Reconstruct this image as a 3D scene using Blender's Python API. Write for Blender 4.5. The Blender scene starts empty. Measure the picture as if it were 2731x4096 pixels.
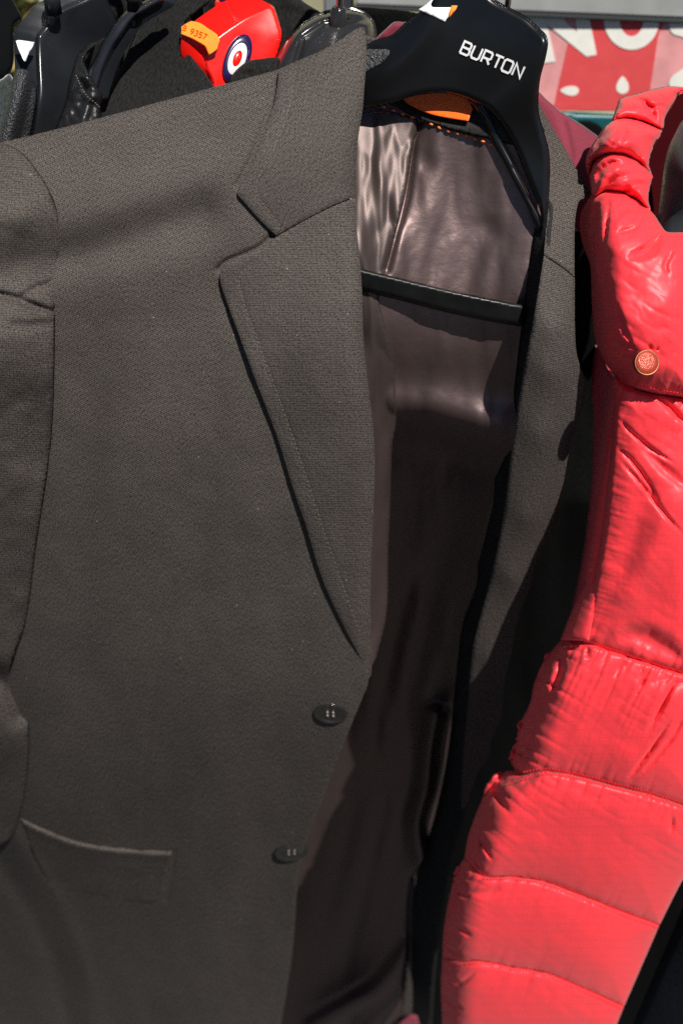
import bpy, math, random
import numpy as np
from mathutils import Vector, Matrix
from mathutils.geometry import delaunay_2d_cdt
R = math.radians
scene = bpy.context.scene
COL = scene.collection

# ------------------------------------------------------------------ camera, sky, sun, exposure
PITCH, LENS, SENS, CAMZ = R(40), 50.0, 36.0, 1.85
cam = bpy.data.cameras.new('camera'); camo = bpy.data.objects.new('camera', cam); COL.objects.link(camo)
cam.lens = LENS; cam.sensor_fit = 'VERTICAL'; cam.sensor_height = SENS; cam.sensor_width = SENS
cam.clip_start = 0.02; cam.clip_end = 400
camo.location = (0, 0, CAMZ); camo.rotation_euler = (R(90) - PITCH, 0, 0)
cam.dof.use_dof = True; cam.dof.focus_distance = 0.72; cam.dof.aperture_fstop = 12
scene.camera = camo
SUN_DIR = Vector((0.24, -0.48, 0.845)).normalized()       # towards the sun
world = bpy.data.worlds.new('World'); scene.world = world; world.use_nodes = True
wn = world.node_tree; bg = wn.nodes['Background']
sky = wn.nodes.new('ShaderNodeTexSky'); sky.sky_type = 'NISHITA'; sky.sun_disc = False
sky.air_density = .6; sky.dust_density = .5; sky.sun_elevation = math.asin(SUN_DIR.z); sky.sun_rotation = math.atan2(SUN_DIR.x, SUN_DIR.y)
wn.links.new(sky.outputs[0], bg.inputs[0]); bg.inputs[1].default_value = 0.05
sl = bpy.data.lights.new('sun', 'SUN'); sl.energy = 5.0; sl.angle = R(0.5); sl.color = (1, .95, .88)
so = bpy.data.objects.new('sun', sl); COL.objects.link(so); so.location = (2, -3, 5)
so.rotation_euler = SUN_DIR.to_track_quat('Z', 'Y').to_euler()
scene.cycles.use_denoising = False
scene.view_settings.view_transform = 'Standard'; scene.view_settings.look = 'None'
scene.view_settings.exposure = 0.35; scene.view_settings.gamma = 1

# ------------------------------------------------------------------ numeric helpers
FPX = 4096 * LENS / SENS
CT, ST = math.cos(PITCH), math.sin(PITCH)
def W(x, y, D):
    """world point on the photo ray (x, y) that lies D metres in front of the camera foot"""
    x, y, D = np.asarray(x, float), np.asarray(y, float), np.asarray(D, float)
    s = (x - 1365.5) / FPX; t = (y - 2048) / FPX
    z = D / (CT - t * ST)
    return np.stack([z * s, D + 0 * s, CAMZ - z * (ST + t * CT)], -1)
def dens(pts, step=14, closed=True):
    """smooth curve through the points; a third value marks a sharp corner"""
    P = [tuple(p[:2]) for p in pts]; C = [len(p) > 2 for p in pts]; n = len(P)
    out = []
    for i in range(n if closed else n - 1):
        j = (i + 1) % n
        p1, p2 = np.array(P[i], float), np.array(P[j], float)
        p0 = np.array(P[i - 1], float) if (closed or i > 0) and not C[i] else 2 * p1 - p2
        p3 = np.array(P[(j + 1) % n], float) if (closed or j < n - 1) and not C[j] else 2 * p2 - p1
        L = np.hypot(*(p2 - p1)); k = max(1, int(round(L / step)))
        d01 = max(np.hypot(*(p1 - p0)), 1e-3); d23 = max(np.hypot(*(p3 - p2)), 1e-3)
        m1 = (p2 - p0) / (L + d01) * L; m2 = (p3 - p1) / (L + d23) * L
        for a in range(k):
            t = a / k
            h = (2*t**3-3*t*t+1)*p1 + (t**3-2*t*t+t)*m1 + (-2*t**3+3*t*t)*p2 + (t**3-t*t)*m2
            out.append(h)
    if not closed: out.append(np.array(P[-1], float))
    return np.array(out)
def segdist(p, poly, closed=True):
    a = poly; b = np.roll(poly, -1, 0)
    if not closed: a, b = poly[:-1], poly[1:]
    d = np.full(len(p), 1e9)
    for c in range(0, len(p), 4000):
        q = p[c:c+4000, None]; ab = (b - a)[None]
        t = np.clip(((q - a[None]) * ab).sum(-1) / np.maximum((ab * ab).sum(-1), 1e-9), 0, 1)
        d[c:c+4000] = np.sqrt((((q - a[None]) - t[..., None] * ab) ** 2).sum(-1).min(1))
    return d
def inside(p, poly):
    a = poly; b = np.roll(poly, -1, 0); r = np.zeros(len(p), bool)
    for (x1, y1), (x2, y2) in zip(a, b):
        if y1 == y2: continue
        c = ((y1 > p[:, 1]) != (y2 > p[:, 1])) & (p[:, 0] < (x2 - x1) * (p[:, 1] - y1) / (y2 - y1) + x1)
        r ^= c
    return r
def _h(i, j, seed):
    n = (i.astype(np.int64) * 374761393 + j.astype(np.int64) * 668265263 + seed * 1442695) & 0x7fffffff
    n = ((n ^ (n >> 13)) * 1274126177) & 0x7fffffff
    return ((n ^ (n >> 16)) & 0xffff) / 65535.0 * 2 - 1
def noise(x, y, seed=0):
    i, j = np.floor(x), np.floor(y); u, v = x - i, y - j
    u, v = u*u*u*(u*(u*6-15)+10), v*v*v*(v*(v*6-15)+10)
    a, b, c, d = _h(i, j, seed), _h(i+1, j, seed), _h(i, j+1, seed), _h(i+1, j+1, seed)
    return (a*(1-u)+b*u)*(1-v) + (c*(1-u)+d*u)*v
def fbm(x, y, seed=0, n=3):
    return sum(noise(x*2**k, y*2**k, seed+k) / 2**k for k in range(n))
def tps(ctrl):
    c = np.array(ctrl, float); P = c[:, :2] / 1000; n = len(c)
    r2 = ((P[:, None] - P[None]) ** 2).sum(-1)
    K = r2 * np.log(np.maximum(r2, 1e-12)) + np.eye(n) * 1e-4
    A = np.zeros((n + 3, n + 3)); A[:n, :n] = K; A[:n, n] = 1; A[:n, n+1:] = P; A[n, :n] = 1; A[n+1:, :n] = P.T
    w = np.linalg.solve(A, np.r_[c[:, 2], 0, 0, 0])
    def f(x, y):
        x, y = np.asarray(x, float) / 1000, np.asarray(y, float) / 1000
        o = w[n] + w[n+1] * x + w[n+2] * y
        for k in range(n):
            q = np.maximum((x - P[k, 0])**2 + (y - P[k, 1])**2, 1e-12); o = o + w[k] * q * np.log(q)
        return o
    return f
def groove(line, depth, width):
    L = dens(line, 20, False)
    return lambda x, y: depth * np.exp(-(segdist(np.stack([x, y], -1), L, False) / width) ** 2)

def crease_fold(line, depth, width):
    """a groove that is deepest in the middle and runs out to nothing at both ends"""
    L = dens(line, 8, False); m = np.linspace(0, 1, len(L)); tp = np.sin(np.pi * np.clip(m, .02, .98)) ** .7
    def f(x, y):
        x, y = np.asarray(x, float), np.asarray(y, float); q = np.stack([x, y], -1); out = np.zeros(len(q))
        near = np.where((x > L[:, 0].min() - 4*width) & (x < L[:, 0].max() + 4*width) & (y > L[:, 1].min() - 4*width) & (y < L[:, 1].max() + 4*width))[0]
        if len(near):
            d2 = ((q[near][:, None] - L[None]) ** 2).sum(-1); k = d2.argmin(1); t = tp[k]; w = width * (.45 + .55 * t)
            out[near] = depth * t * np.exp(-np.maximum(d2.min(1) - 12, 0) / w ** 2)
        return out
    return f

# ------------------------------------------------------------------ mesh helpers
def mesh_from(name, v, f, uv=None, smooth=True):
    me = bpy.data.meshes.new(name)
    me.from_pydata([tuple(p) for p in v], [], [tuple(int(i) for i in q) for q in f])
    if uv is not None:
        l = me.uv_layers.new(name='uv'); idx = np.zeros(len(me.loops), np.int32); me.loops.foreach_get('vertex_index', idx)
        l.data.foreach_set('uv', np.asarray(uv, np.float32)[idx].ravel())
    me.polygons.foreach_set('use_smooth', [smooth] * len(me.polygons)); me.update()
    return me
def link(name, me, mat, root=None, label=None):
    o = bpy.data.objects.new(name, me); COL.objects.link(o)
    if mat and not me.materials: me.materials.append(mat)
    if root is not None: o.parent = root
    if label: o['label'] = label
    return o
def base(root):
    p = Vector((0, 0, 0)); o = root
    while o is not None: p += o.location; o = o.parent
    return np.array(p)
def thing(name, label, cat, loc, group=None):
    o = bpy.data.objects.new(name, None); COL.objects.link(o); o.empty_display_size = .02
    o.location = tuple(float(a) for a in loc); o['label'] = label; o['category'] = cat
    if group: o['group'] = group
    return o
def vnormals(v, f):
    f = np.asarray(f); n = np.zeros_like(v)
    fn = np.cross(v[f[:, 1]] - v[f[:, 0]], v[f[:, 2]] - v[f[:, 0]])
    for k in range(3): np.add.at(n, f[:, k], fn)
    return n / np.maximum(np.linalg.norm(n, axis=1, keepdims=True), 1e-12)
def patch(name, pts, D, mat, root, step=14, thick=.0014, rnd=None, shift=None, uvrot=0, smooth=True, crisp=False, label=None):
    """cloth or shell cut to an outline; D(x,y) its distance; rnd=(px, m) rounds the rim; shift=(dx,dy,dD) gives a solid back"""
    o = dens(pts, step)
    lo, hi = o.min(0), o.max(0)
    gy = np.arange(lo[1], hi[1], step * .87); P = []
    for k, y in enumerate(gy): P.append(np.stack([np.arange(lo[0] + (k % 2) * step / 2, hi[0], step), np.full(len(np.arange(lo[0] + (k % 2) * step / 2, hi[0], step)), y)], -1))
    P = np.concatenate(P) if P else np.zeros((0, 2)); P = P[inside(P, o)]
    dd = segdist(P, o) if len(P) else np.zeros(0); P = P[dd > step * .55]
    n = len(o); allp = np.concatenate([o, P])
    r = delaunay_2d_cdt([Vector(p) for p in allp], [], [list(range(n))], 1, 1e-5)
    v2 = np.array([tuple(p) for p in r[0]]); f = [q for q in r[2] if len(q) == 3]
    d = segdist(v2, o); x, y = v2[:, 0], v2[:, 1]
    Dv = D(x, y) if callable(D) else np.full(len(v2), float(D))
    Dv = np.asarray(Dv, float) + 0 * x
    if rnd: q = np.clip(d / rnd[0], 0, 1); Dv = Dv + rnd[1] * (1 - np.sqrt(np.maximum(0, 1 - (1 - q) ** 2)))
    v = W(x, y, Dv); f = np.array(f)
    nn = vnormals(v, f); cam_dir = np.array([0, 0, CAMZ]) - v
    if (nn * cam_dir).sum() < 0: f = f[:, ::-1]; nn = -nn
    if shift is None: b = v - nn * thick
    else: b = W(x + shift[0], y + shift[1], Dv * 0 + (D(x, y) if callable(D) else D) + shift[2] - (rnd[1] * (1 - np.sqrt(np.maximum(0, 1 - (1 - q) ** 2))) * .6 if rnd else 0))
    m = len(v)
    ed = {}
    for t in f:
        for a, c in ((t[0], t[1]), (t[1], t[2]), (t[2], t[0])):
            if (c, a) in ed: del ed[(c, a)]
            else: ed[(a, c)] = 1
    faces = list(map(tuple, f)) + [(t[2] + m, t[1] + m, t[0] + m) for t in f]
    verts = np.concatenate([v, b])
    if crisp:                                    # separate rim so the edge shades sharp
        ring = {}; ex = []
        def g(i):
            if i not in ring: ring[i] = len(verts) + len(ex); ex.append(verts[i])
            return ring[i]
        faces += [(g(a), g(a + m), g(c + m), g(c)) for a, c in ed]
        verts = np.concatenate([verts, np.array(ex)]); 
        src = np.arange(len(verts)); inv = {b_: a_ for a_, b_ in ring.items()}
        src[2*m:] = [inv[i] for i in range(2*m, len(verts))]
    else:
        faces += [(a, a + m, c + m, c) for a, c in ed]; src = np.arange(len(verts))
    cr, sr = math.cos(R(uvrot)), math.sin(R(uvrot))
    rel = verts - np.array([0, 0, CAMZ]); dep = rel[:, 1]*CT - rel[:, 2]*ST; uu = np.stack([verts[:, 0], -(rel[:, 1]*ST + rel[:, 2]*CT) / np.maximum(dep, .05) * -.88], -1); uv = np.stack([uu[:, 0]*cr - uu[:, 1]*sr, uu[:, 0]*sr + uu[:, 1]*cr], -1)
    return link(name, mesh_from(name, verts - base(root), faces, uv, smooth), mat, root, label)
def tube(name, pts, r, mat, root, seg=10, closed=False):
    """round bar along 3-D points"""
    P = np.array(pts, float); n = len(P); rr = np.broadcast_to(np.asarray(r, float), (n,))
    v, f = [], []; up = np.array([0.31, 0.2, 0.93])
    for i in range(n):
        t = P[min(i+1, n-1)] - P[max(i-1, 0)]; t /= np.linalg.norm(t) + 1e-12
        a = np.cross(t, up); a /= np.linalg.norm(a) + 1e-12; b = np.cross(t, a)
        for k in range(seg):
            an = 2 * math.pi * k / seg; v.append(P[i] + rr[i] * (a * math.cos(an) + b * math.sin(an)))
    for i in range(n - 1):
        for k in range(seg): f.append((i*seg+k, i*seg+(k+1) % seg, (i+1)*seg+(k+1) % seg, (i+1)*seg+k))
    f.append(tuple(range(seg))[::-1]); f.append(tuple((n-1)*seg+k for k in range(seg)))
    return link(name, mesh_from(name, np.array(v) - base(root), f), mat, root)
def lathe(name, prof, center, normal, mat, root, seg=48, spin=0):
    """profile [(radius, height)] turned round the normal"""
    nrm = np.array(normal, float); nrm /= np.linalg.norm(nrm)
    a = np.cross(nrm, [0, .1, 1.]); a /= np.linalg.norm(a); b = np.cross(nrm, a)
    v, f = [], []
    for (r, h) in prof:
        for k in range(seg):
            an = 2*math.pi*k/seg; v.append(np.array(center) + nrm*h + r*(a*math.cos(an)+b*math.sin(an)))
    for i in range(len(prof)-1):
        for k in range(seg): f.append((i*seg+k, i*seg+(k+1) % seg, (i+1)*seg+(k+1) % seg, (i+1)*seg+k))
    f.append(tuple(range(seg))[::-1]); f.append(tuple((len(prof)-1)*seg+k for k in range(seg)))
    return link(name, mesh_from(name, np.array(v) - base(root), f), mat, root)
def box(name, c, s, mat, root=None, rot=0, bev=.002):
    import bmesh
    bm = bmesh.new(); bmesh.ops.create_cube(bm, size=1); bmesh.ops.scale(bm, vec=s, verts=bm.verts)
    bmesh.ops.rotate(bm, cent=(0, 0, 0), matrix=Matrix.Rotation(rot, 3, 'Z'), verts=bm.verts)
    if bev: bmesh.ops.bevel(bm, geom=bm.edges[:], offset=bev, segments=2, affect='EDGES')
    bmesh.ops.translate(bm, vec=Vector(c) - Vector(base(root)) if root else Vector(c), verts=bm.verts)
    me = bpy.data.meshes.new(name); bm.to_mesh(me); bm.free()
    return link(name, me, mat, root)
# lettering: each glyph is a few strokes on a 0..w x 0..1 grid
GL = {'B': (.78, [[(0, 0), (0, 1), (.62, 1), (.74, .88), (.74, .63), (.62, .52), (0, .52)], [(.62, .52), (.78, .40), (.78, .12), (.66, 0), (0, 0)]]),
      'U': (.80, [[(0, 1), (0, .16), (.14, 0), (.62, 0), (.76, .16), (.76, 1)]]),
      'R': (.78, [[(0, 0), (0, 1), (.62, 1), (.75, .88), (.75, .52), (.62, .40), (0, .40)], [(.42, .40), (.76, 0)]]),
      'T': (.72, [[(0, 1), (.78, 1)], [(.39, 1), (.39, 0)]]),
      'O': (.84, [[(.14, 0), (0, .14), (0, .86), (.14, 1), (.68, 1), (.82, .86), (.82, .14), (.68, 0), (.14, 0)]]),
      'N': (.80, [[(0, 0), (0, 1), (.78, 0), (.78, 1)]]),
      '9': (.55, [[(.5, .62), (.4, .5), (.12, .5), (0, .65), (0, .85), (.12, 1), (.4, 1), (.52, .85), (.5, .4), (.2, 0)]]),
      '3': (.55, [[(0, .95), (.2, 1), (.45, .95), (.5, .75), (.4, .57), (.2, .52)], [(.4, .57), (.52, .35), (.45, .08), (.2, 0), (0, .08)]]),
      '5': (.55, [[(.5, 1), (.08, 1), (.04, .58), (.35, .6), (.5, .42), (.48, .12), (.3, 0), (0, .06)]]),
      '7': (.55, [[(0, 1), (.52, 1), (.18, 0)]])}
def lettering(name, text, org, ex, ey, D, mat, root, sw=.17, gap=.24, lift=.0006):
    V, F = [], []; cx = 0
    for ch in text:
        if ch == ' ': cx += .5; continue
        w, strokes = GL[ch]
        for st in strokes:
            closed = st[0] == st[-1]; p = np.array(st[:-1] if closed else st, float); m = len(p); L_, R_ = [], []
            for i in range(m):
                a = p[i] - p[i-1] if (i > 0 or closed) else p[i+1] - p[i]; b = p[(i+1) % m] - p[i] if (i < m-1 or closed) else a
                a /= np.linalg.norm(a); b /= np.linalg.norm(b); na, nb = np.array([-a[1], a[0]]), np.array([-b[1], b[0]])
                mi = na + nb; mi = mi / max(np.dot(mi, na), .35) * sw / 2
                L_.append(p[i] + mi); R_.append(p[i] - mi)
            i0 = len(V)
            for a, b in zip(L_, R_): V += [a + [cx, 0], b + [cx, 0]]
            for i in range(m if closed else m-1):
                j = (i+1) % m; F.append((i0+2*i, i0+2*j, i0+2*j+1, i0+2*i+1))
        cx += w + gap
    V = np.array(V); V[:, 0] /= (cx - gap); x = org[0] + V[:, 0]*ex[0] + V[:, 1]*ey[0]; y = org[1] + V[:, 0]*ex[1] + V[:, 1]*ey[1]
    v = W(x, y, (D(x, y) if callable(D) else D) - lift)
    me = mesh_from(name, v - base(root), F, smooth=False)
    o = link(name, me, mat, root); s = o.modifiers.new('thickness', 'SOLIDIFY'); s.thickness = .0002; s.offset = 0
    return o

# ------------------------------------------------------------------ materials
def nodes(name):
    m = bpy.data.materials.new(name); m.use_nodes = True; t = m.node_tree
    return m, t, t.nodes['Principled BSDF'], t.nodes.new, t.links.new
def simple(name, col, rough=.5, spec=.5, metal=0, bump=None, coat=0, sheen=0, var=0, vscale=60):
    m, t, p, N, L = nodes(name)
    p.inputs['Base Color'].default_value = (*col, 1); p.inputs['Roughness'].default_value = rough
    p.inputs['Specular IOR Level'].default_value = spec; p.inputs['Metallic'].default_value = metal
    p.inputs['Coat Weight'].default_value = coat; p.inputs['Coat Roughness'].default_value = .08
    p.inputs['Sheen Weight'].default_value = sheen; p.inputs['Sheen Roughness'].default_value = .5
    tc = N('ShaderNodeTexCoord')
    if var:
        n = N('ShaderNodeTexNoise'); n.inputs['Scale'].default_value = vscale; n.inputs['Detail'].default_value = 6; L(tc.outputs['Object'], n.inputs['Vector'])
        r = N('ShaderNodeMapRange'); L(n.outputs[0], r.inputs[0]); r.inputs[1].default_value = .3; r.inputs[2].default_value = .7; r.inputs[3].default_value = 1-var; r.inputs[4].default_value = 1+var
        mx = N('ShaderNodeMix'); mx.data_type = 'RGBA'; mx.blend_type = 'MULTIPLY'; mx.inputs[0].default_value = 1; mx.inputs[6].default_value = (*col, 1)
        L(r.outputs[0], mx.inputs[7]); L(mx.outputs[2], p.inputs['Base Color'])
        r2 = N('ShaderNodeMapRange'); L(n.outputs[0], r2.inputs[0]); r2.inputs[1].default_value = .3; r2.inputs[2].default_value = .7; r2.inputs[3].default_value = max(rough-.08, .02); r2.inputs[4].default_value = rough+.1
        L(r2.outputs[0], p.inputs['Roughness'])
    if bump:
        n = N('ShaderNodeTexNoise'); n.inputs['Scale'].default_value = bump[0]; n.inputs['Detail'].default_value = 3; L(tc.outputs['Object'], n.inputs['Vector'])
        b = N('ShaderNodeBump'); b.inputs['Strength'].default_value = bump[1]; b.inputs['Distance'].default_value = bump[2]; L(n.outputs[0], b.inputs['Height']); L(b.outputs[0], p.inputs['Normal'])
    return m
def woven(name, dark, light, warm, scale=1000, ang=62, rough=.9, sheen=.25, spec=.15, lint=True, bs=.5):
    """heathered twill: thread noise in two sizes, diagonal ribs, a little lint"""
    m, t, p, N, L = nodes(name)
    p.inputs['Roughness'].default_value = rough; p.inputs['Specular IOR Level'].default_value = spec
    p.inputs['Sheen Weight'].default_value = sheen; p.inputs['Sheen Roughness'].default_value = .45
    uv = N('ShaderNodeUVMap'); uv.uv_map = 'uv'
    mp = N('ShaderNodeMapping'); mp.inputs['Rotation'].default_value = (0, 0, R(ang)); L(uv.outputs[0], mp.inputs[0])
    wv = N('ShaderNodeTexWave'); wv.inputs['Scale'].default_value = 290; wv.inputs['Distortion'].default_value = .5; wv.inputs['Detail'].default_value = 1
    L(mp.outputs[0], wv.inputs[0])
    mp2 = N('ShaderNodeMapping'); mp2.inputs['Rotation'].default_value = (0, 0, R(ang)); mp2.inputs['Scale'].default_value = (1, .30, 1); L(uv.outputs[0], mp2.inputs[0])
    n1 = N('ShaderNodeTexNoise'); n1.inputs['Scale'].default_value = scale * 1.7; n1.inputs['Detail'].default_value = 3; n1.inputs['Roughness'].default_value = .7; L(mp2.outputs[0], n1.inputs[0])
    mp3 = N('ShaderNodeMapping'); mp3.inputs['Rotation'].default_value = (0, 0, R(ang + 84)); mp3.inputs['Scale'].default_value = (1, .30, 1); L(uv.outputs[0], mp3.inputs[0])
    n1b = N('ShaderNodeTexNoise'); n1b.inputs['Scale'].default_value = scale * 1.5; n1b.inputs['Detail'].default_value = 3; n1b.inputs['Roughness'].default_value = .7; L(mp3.outputs[0], n1b.inputs[0])
    av = N('ShaderNodeMix'); av.inputs[0].default_value = .42; L(n1.outputs[0], av.inputs[2]); L(n1b.outputs[0], av.inputs[3])
    n2 = N('ShaderNodeTexNoise'); n2.inputs['Scale'].default_value = 800; n2.inputs['Detail'].default_value = 3; L(uv.outputs[0], n2.inputs[0])
    n3 = N('ShaderNodeTexNoise'); n3.inputs['Scale'].default_value = 30; n3.inputs['Detail'].default_value = 3; L(uv.outputs[0], n3.inputs[0])
    a = N('ShaderNodeMath'); a.operation = 'MULTIPLY_ADD'; L(wv.outputs['Fac'], a.inputs[0]); a.inputs[1].default_value = .10; L(av.outputs[0], a.inputs[2])
    cr = N('ShaderNodeValToRGB'); L(a.outputs[0], cr.inputs[0])
    cr.color_ramp.elements[0].position = .46; cr.color_ramp.elements[0].color = (*dark, 1)
    cr.color_ramp.elements[1].position = .64; cr.color_ramp.elements[1].color = (*light, 1)
    w = N('ShaderNodeMix'); w.data_type = 'RGBA'; w.blend_type = 'MIX'; w.inputs[7].default_value = (*warm, 1); L(cr.outputs[0], w.inputs[6])
    r = N('ShaderNodeMapRange'); L(n2.outputs[0], r.inputs[0]); r.inputs[1].default_value = .42; r.inputs[2].default_value = .70; r.inputs[3].default_value = 0; r.inputs[4].default_value = .65; L(r.outputs[0], w.inputs[0])
    g = N('ShaderNodeMix'); g.data_type = 'RGBA'; g.blend_type = 'MULTIPLY'; g.inputs[0].default_value = 1; L(w.outputs[2], g.inputs[6])
    r3 = N('ShaderNodeMapRange'); L(n3.outputs[0], r3.inputs[0]); r3.inputs[1].default_value = .3; r3.inputs[2].default_value = .7; r3.inputs[3].default_value = .92; r3.inputs[4].default_value = 1.08; L(r3.outputs[0], g.inputs[7])
    last = g.outputs[2]
    if lint:
        vo = N('ShaderNodeTexVoronoi'); vo.inputs['Scale'].default_value = 130; vo.inputs['Randomness'].default_value = 1; L(uv.outputs[0], vo.inputs[0])
        lt = N('ShaderNodeMath'); lt.operation = 'LESS_THAN'; L(vo.outputs['Distance'], lt.inputs[0]); lt.inputs[1].default_value = .045
        sp = N('ShaderNodeSeparateColor'); L(vo.outputs['Color'], sp.inputs[0]); gt = N('ShaderNodeMath'); gt.operation = 'GREATER_THAN'; L(sp.outputs[0], gt.inputs[0]); gt.inputs[1].default_value = .72
        mu = N('ShaderNodeMath'); mu.operation = 'MULTIPLY'; L(lt.outputs[0], mu.inputs[0]); L(gt.outputs[0], mu.inputs[1])
        li = N('ShaderNodeMix'); li.data_type = 'RGBA'; L(mu.outputs[0], li.inputs[0]); L(last, li.inputs[6]); li.inputs[7].default_value = (.3, .28, .26, 1); last = li.outputs[2]
    L(last, p.inputs['Base Color'])
    b = N('ShaderNodeBump'); b.inputs['Strength'].default_value = bs; b.inputs['Distance'].default_value = .00010; L(a.outputs[0], b.inputs['Height']); L(b.outputs[0], p.inputs['Normal'])
    return m
def satin(name, col, rough=.36, metal=.55, ang=40, scale=1400, grid=False, spec=.5, sheen=0, bs=.18, mottle=0):
    m, t, p, N, L = nodes(name)
    p.inputs['Base Color'].default_value = (*col, 1); p.inputs['Metallic'].default_value = metal; p.inputs['Roughness'].default_value = rough
    p.inputs['Specular IOR Level'].default_value = spec; p.inputs['Sheen Weight'].default_value = sheen
    uv = N('ShaderNodeUVMap'); uv.uv_map = 'uv'
    mp = N('ShaderNodeMapping'); mp.inputs['Rotation'].default_value = (0, 0, R(ang)); L(uv.outputs[0], mp.inputs[0])
    wv = N('ShaderNodeTexWave'); wv.inputs['Scale'].default_value = scale / 2 / math.pi; wv.inputs['Distortion'].default_value = 1.5; L(mp.outputs[0], wv.inputs[0])
    n = N('ShaderNodeTexNoise'); n.inputs['Scale'].default_value = 900; n.inputs['Detail'].default_value = 2; L(uv.outputs[0], n.inputs[0])
    a = N('ShaderNodeMath'); a.operation = 'ADD'; L(wv.outputs['Fac'], a.inputs[0]); L(n.outputs[0], a.inputs[1])
    h = a.outputs[0]
    mx = N('ShaderNodeMix'); mx.data_type = 'RGBA'; mx.blend_type = 'MULTIPLY'; mx.inputs[0].default_value = 1; mx.inputs[6].default_value = (*col, 1)
    rr = N('ShaderNodeMapRange'); L(h, rr.inputs[0]); rr.inputs[1].default_value = .3; rr.inputs[2].default_value = 1.6; rr.inputs[3].default_value = .8; rr.inputs[4].default_value = 1.2
    L(rr.outputs[0], mx.inputs[7]); L(mx.outputs[2], p.inputs['Base Color'])
    if grid:                                          # ripstop: fine raised grid threads
        sx = N('ShaderNodeSeparateXYZ'); L(uv.outputs[0], sx.inputs[0]); ms = []
        for k, s_ in ((0, 330), (1, 200)):
            q = N('ShaderNodeMath'); q.operation = 'MULTIPLY'; L(sx.outputs[k], q.inputs[0]); q.inputs[1].default_value = s_
            fr = N('ShaderNodeMath'); fr.operation = 'FRACT'; L(q.outputs[0], fr.inputs[0])
            lt = N('ShaderNodeMath'); lt.operation = 'LESS_THAN'; L(fr.outputs[0], lt.inputs[0]); lt.inputs[1].default_value = .16; ms.append(lt)
        mxm = N('ShaderNodeMath'); mxm.operation = 'MAXIMUM'; L(ms[0].outputs[0], mxm.inputs[0]); L(ms[1].outputs[0], mxm.inputs[1])
        ad = N('ShaderNodeMath'); ad.operation = 'MULTIPLY_ADD'; L(mxm.outputs[0], ad.inputs[0]); ad.inputs[1].default_value = 1.6; L(h, ad.inputs[2]); h = ad.outputs[0]
        m2 = N('ShaderNodeMix'); m2.data_type = 'RGBA'; m2.blend_type = 'MULTIPLY'; m2.inputs[6].default_value = (1, 1, 1, 1); m2.inputs[7].default_value = (.95, .87, .87, 1); L(mxm.outputs[0], m2.inputs[0])
        m3 = N('ShaderNodeMix'); m3.data_type = 'RGBA'; m3.blend_type = 'MULTIPLY'; m3.inputs[0].default_value = 1; L(mx.outputs[2], m3.inputs[6]); L(m2.outputs[2], m3.inputs[7]); L(m3.outputs[2], p.inputs['Base Color'])
    b = N('ShaderNodeBump'); b.inputs['Strength'].default_value = bs; b.inputs['Distance'].default_value = .0003; L(h, b.inputs['Height']); L(b.outputs[0], p.inputs['Normal'])
    if mottle:
        n5 = N('ShaderNodeTexNoise'); n5.inputs['Scale'].default_value = 75; n5.inputs['Detail'].default_value = 4; n5.inputs['Roughness'].default_value = .55; L(uv.outputs[0], n5.inputs[0])
        b5 = N('ShaderNodeBump'); b5.inputs['Strength'].default_value = .6; b5.inputs['Distance'].default_value = mottle; L(n5.outputs[0], b5.inputs['Height']); L(b.outputs[0], b5.inputs['Normal']); L(b5.outputs[0], p.inputs['Normal'])
    return m
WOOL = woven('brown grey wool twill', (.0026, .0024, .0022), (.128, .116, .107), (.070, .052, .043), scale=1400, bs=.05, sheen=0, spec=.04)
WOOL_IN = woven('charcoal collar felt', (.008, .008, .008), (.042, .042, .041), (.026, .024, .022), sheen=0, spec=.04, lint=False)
LINING = satin('brown satin lining', (.142, .100, .096), rough=.47, metal=.75, mottle=.0010, scale=2800, bs=.06)
LINING2 = satin('striped brown satin', (.105, .080, .075), rough=.50, metal=.72, ang=48, scale=2400, bs=.10)
RED = satin('red ripstop nylon', (.88, .036, .050), rough=.50, metal=0, grid=True, scale=3600, spec=.55, sheen=.08, bs=.07)
REDTH = simple('red thread', (.55, .02, .03), .7)
BLACKP = simple('glossy black plastic', (.005, .0055, .0065), .26, .4, var=.15, vscale=25)
GREYP = simple('dark grey plastic', (.013, .0145, .018), .22, .5, var=.2, vscale=40)
GRIP = simple('pebbled black rubber', (.035, .037, .040), .32, .5, bump=(800, .9, .002))
SMOKE = simple('smoky grey plastic', (.018, .018, .0185), .17, .6, var=.25, vscale=50)
REDP = simple('glossy red plastic', (.80, .010, .006), .22, .5, coat=.3, var=.08, vscale=60)
NAVYP = simple('navy enamel', (.012, .008, .055), .25, .5, coat=.4)
WHITEP = simple('white enamel', (.78, .78, .76), .3, .5)
CHROME = simple('chromed steel wire', (.62, .62, .62), .18, .5, 1, var=.1, vscale=300)
WPRINT = simple('white print', (.85, .85, .85), .5)
ORANGE = simple('orange paper', (.92, .25, .02), .7, .3, var=.06, vscale=200)
OTEXT = simple('faded red ink', (.5, .07, .0), .8, .1)
PAPER = simple('torn white paper', (.82, .82, .80), .85, .2, var=.08, vscale=400)
OLABEL = satin('orange satin ribbon', (.95, .13, .006), rough=.5, metal=0, ang=0, scale=2500, bs=.1)
OTHREAD = simple('orange silk thread', (.75, .16, .02), .45, .5)
BTN = simple('black horn button', (.012, .012, .011), .14, .6, coat=.5, var=.3, vscale=200)
THREAD = simple('pale grey thread', (.30, .26, .24), .8, .2)
DTHREAD = simple('dark brown thread', (.12, .105, .095), .9, .1)
BWOOL = woven('black felted wool', (.003, .003, .003), (.020, .020, .020), (.012, .012, .011), scale=700, ang=20, rough=.95, sheen=.02, lint=False)
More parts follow.
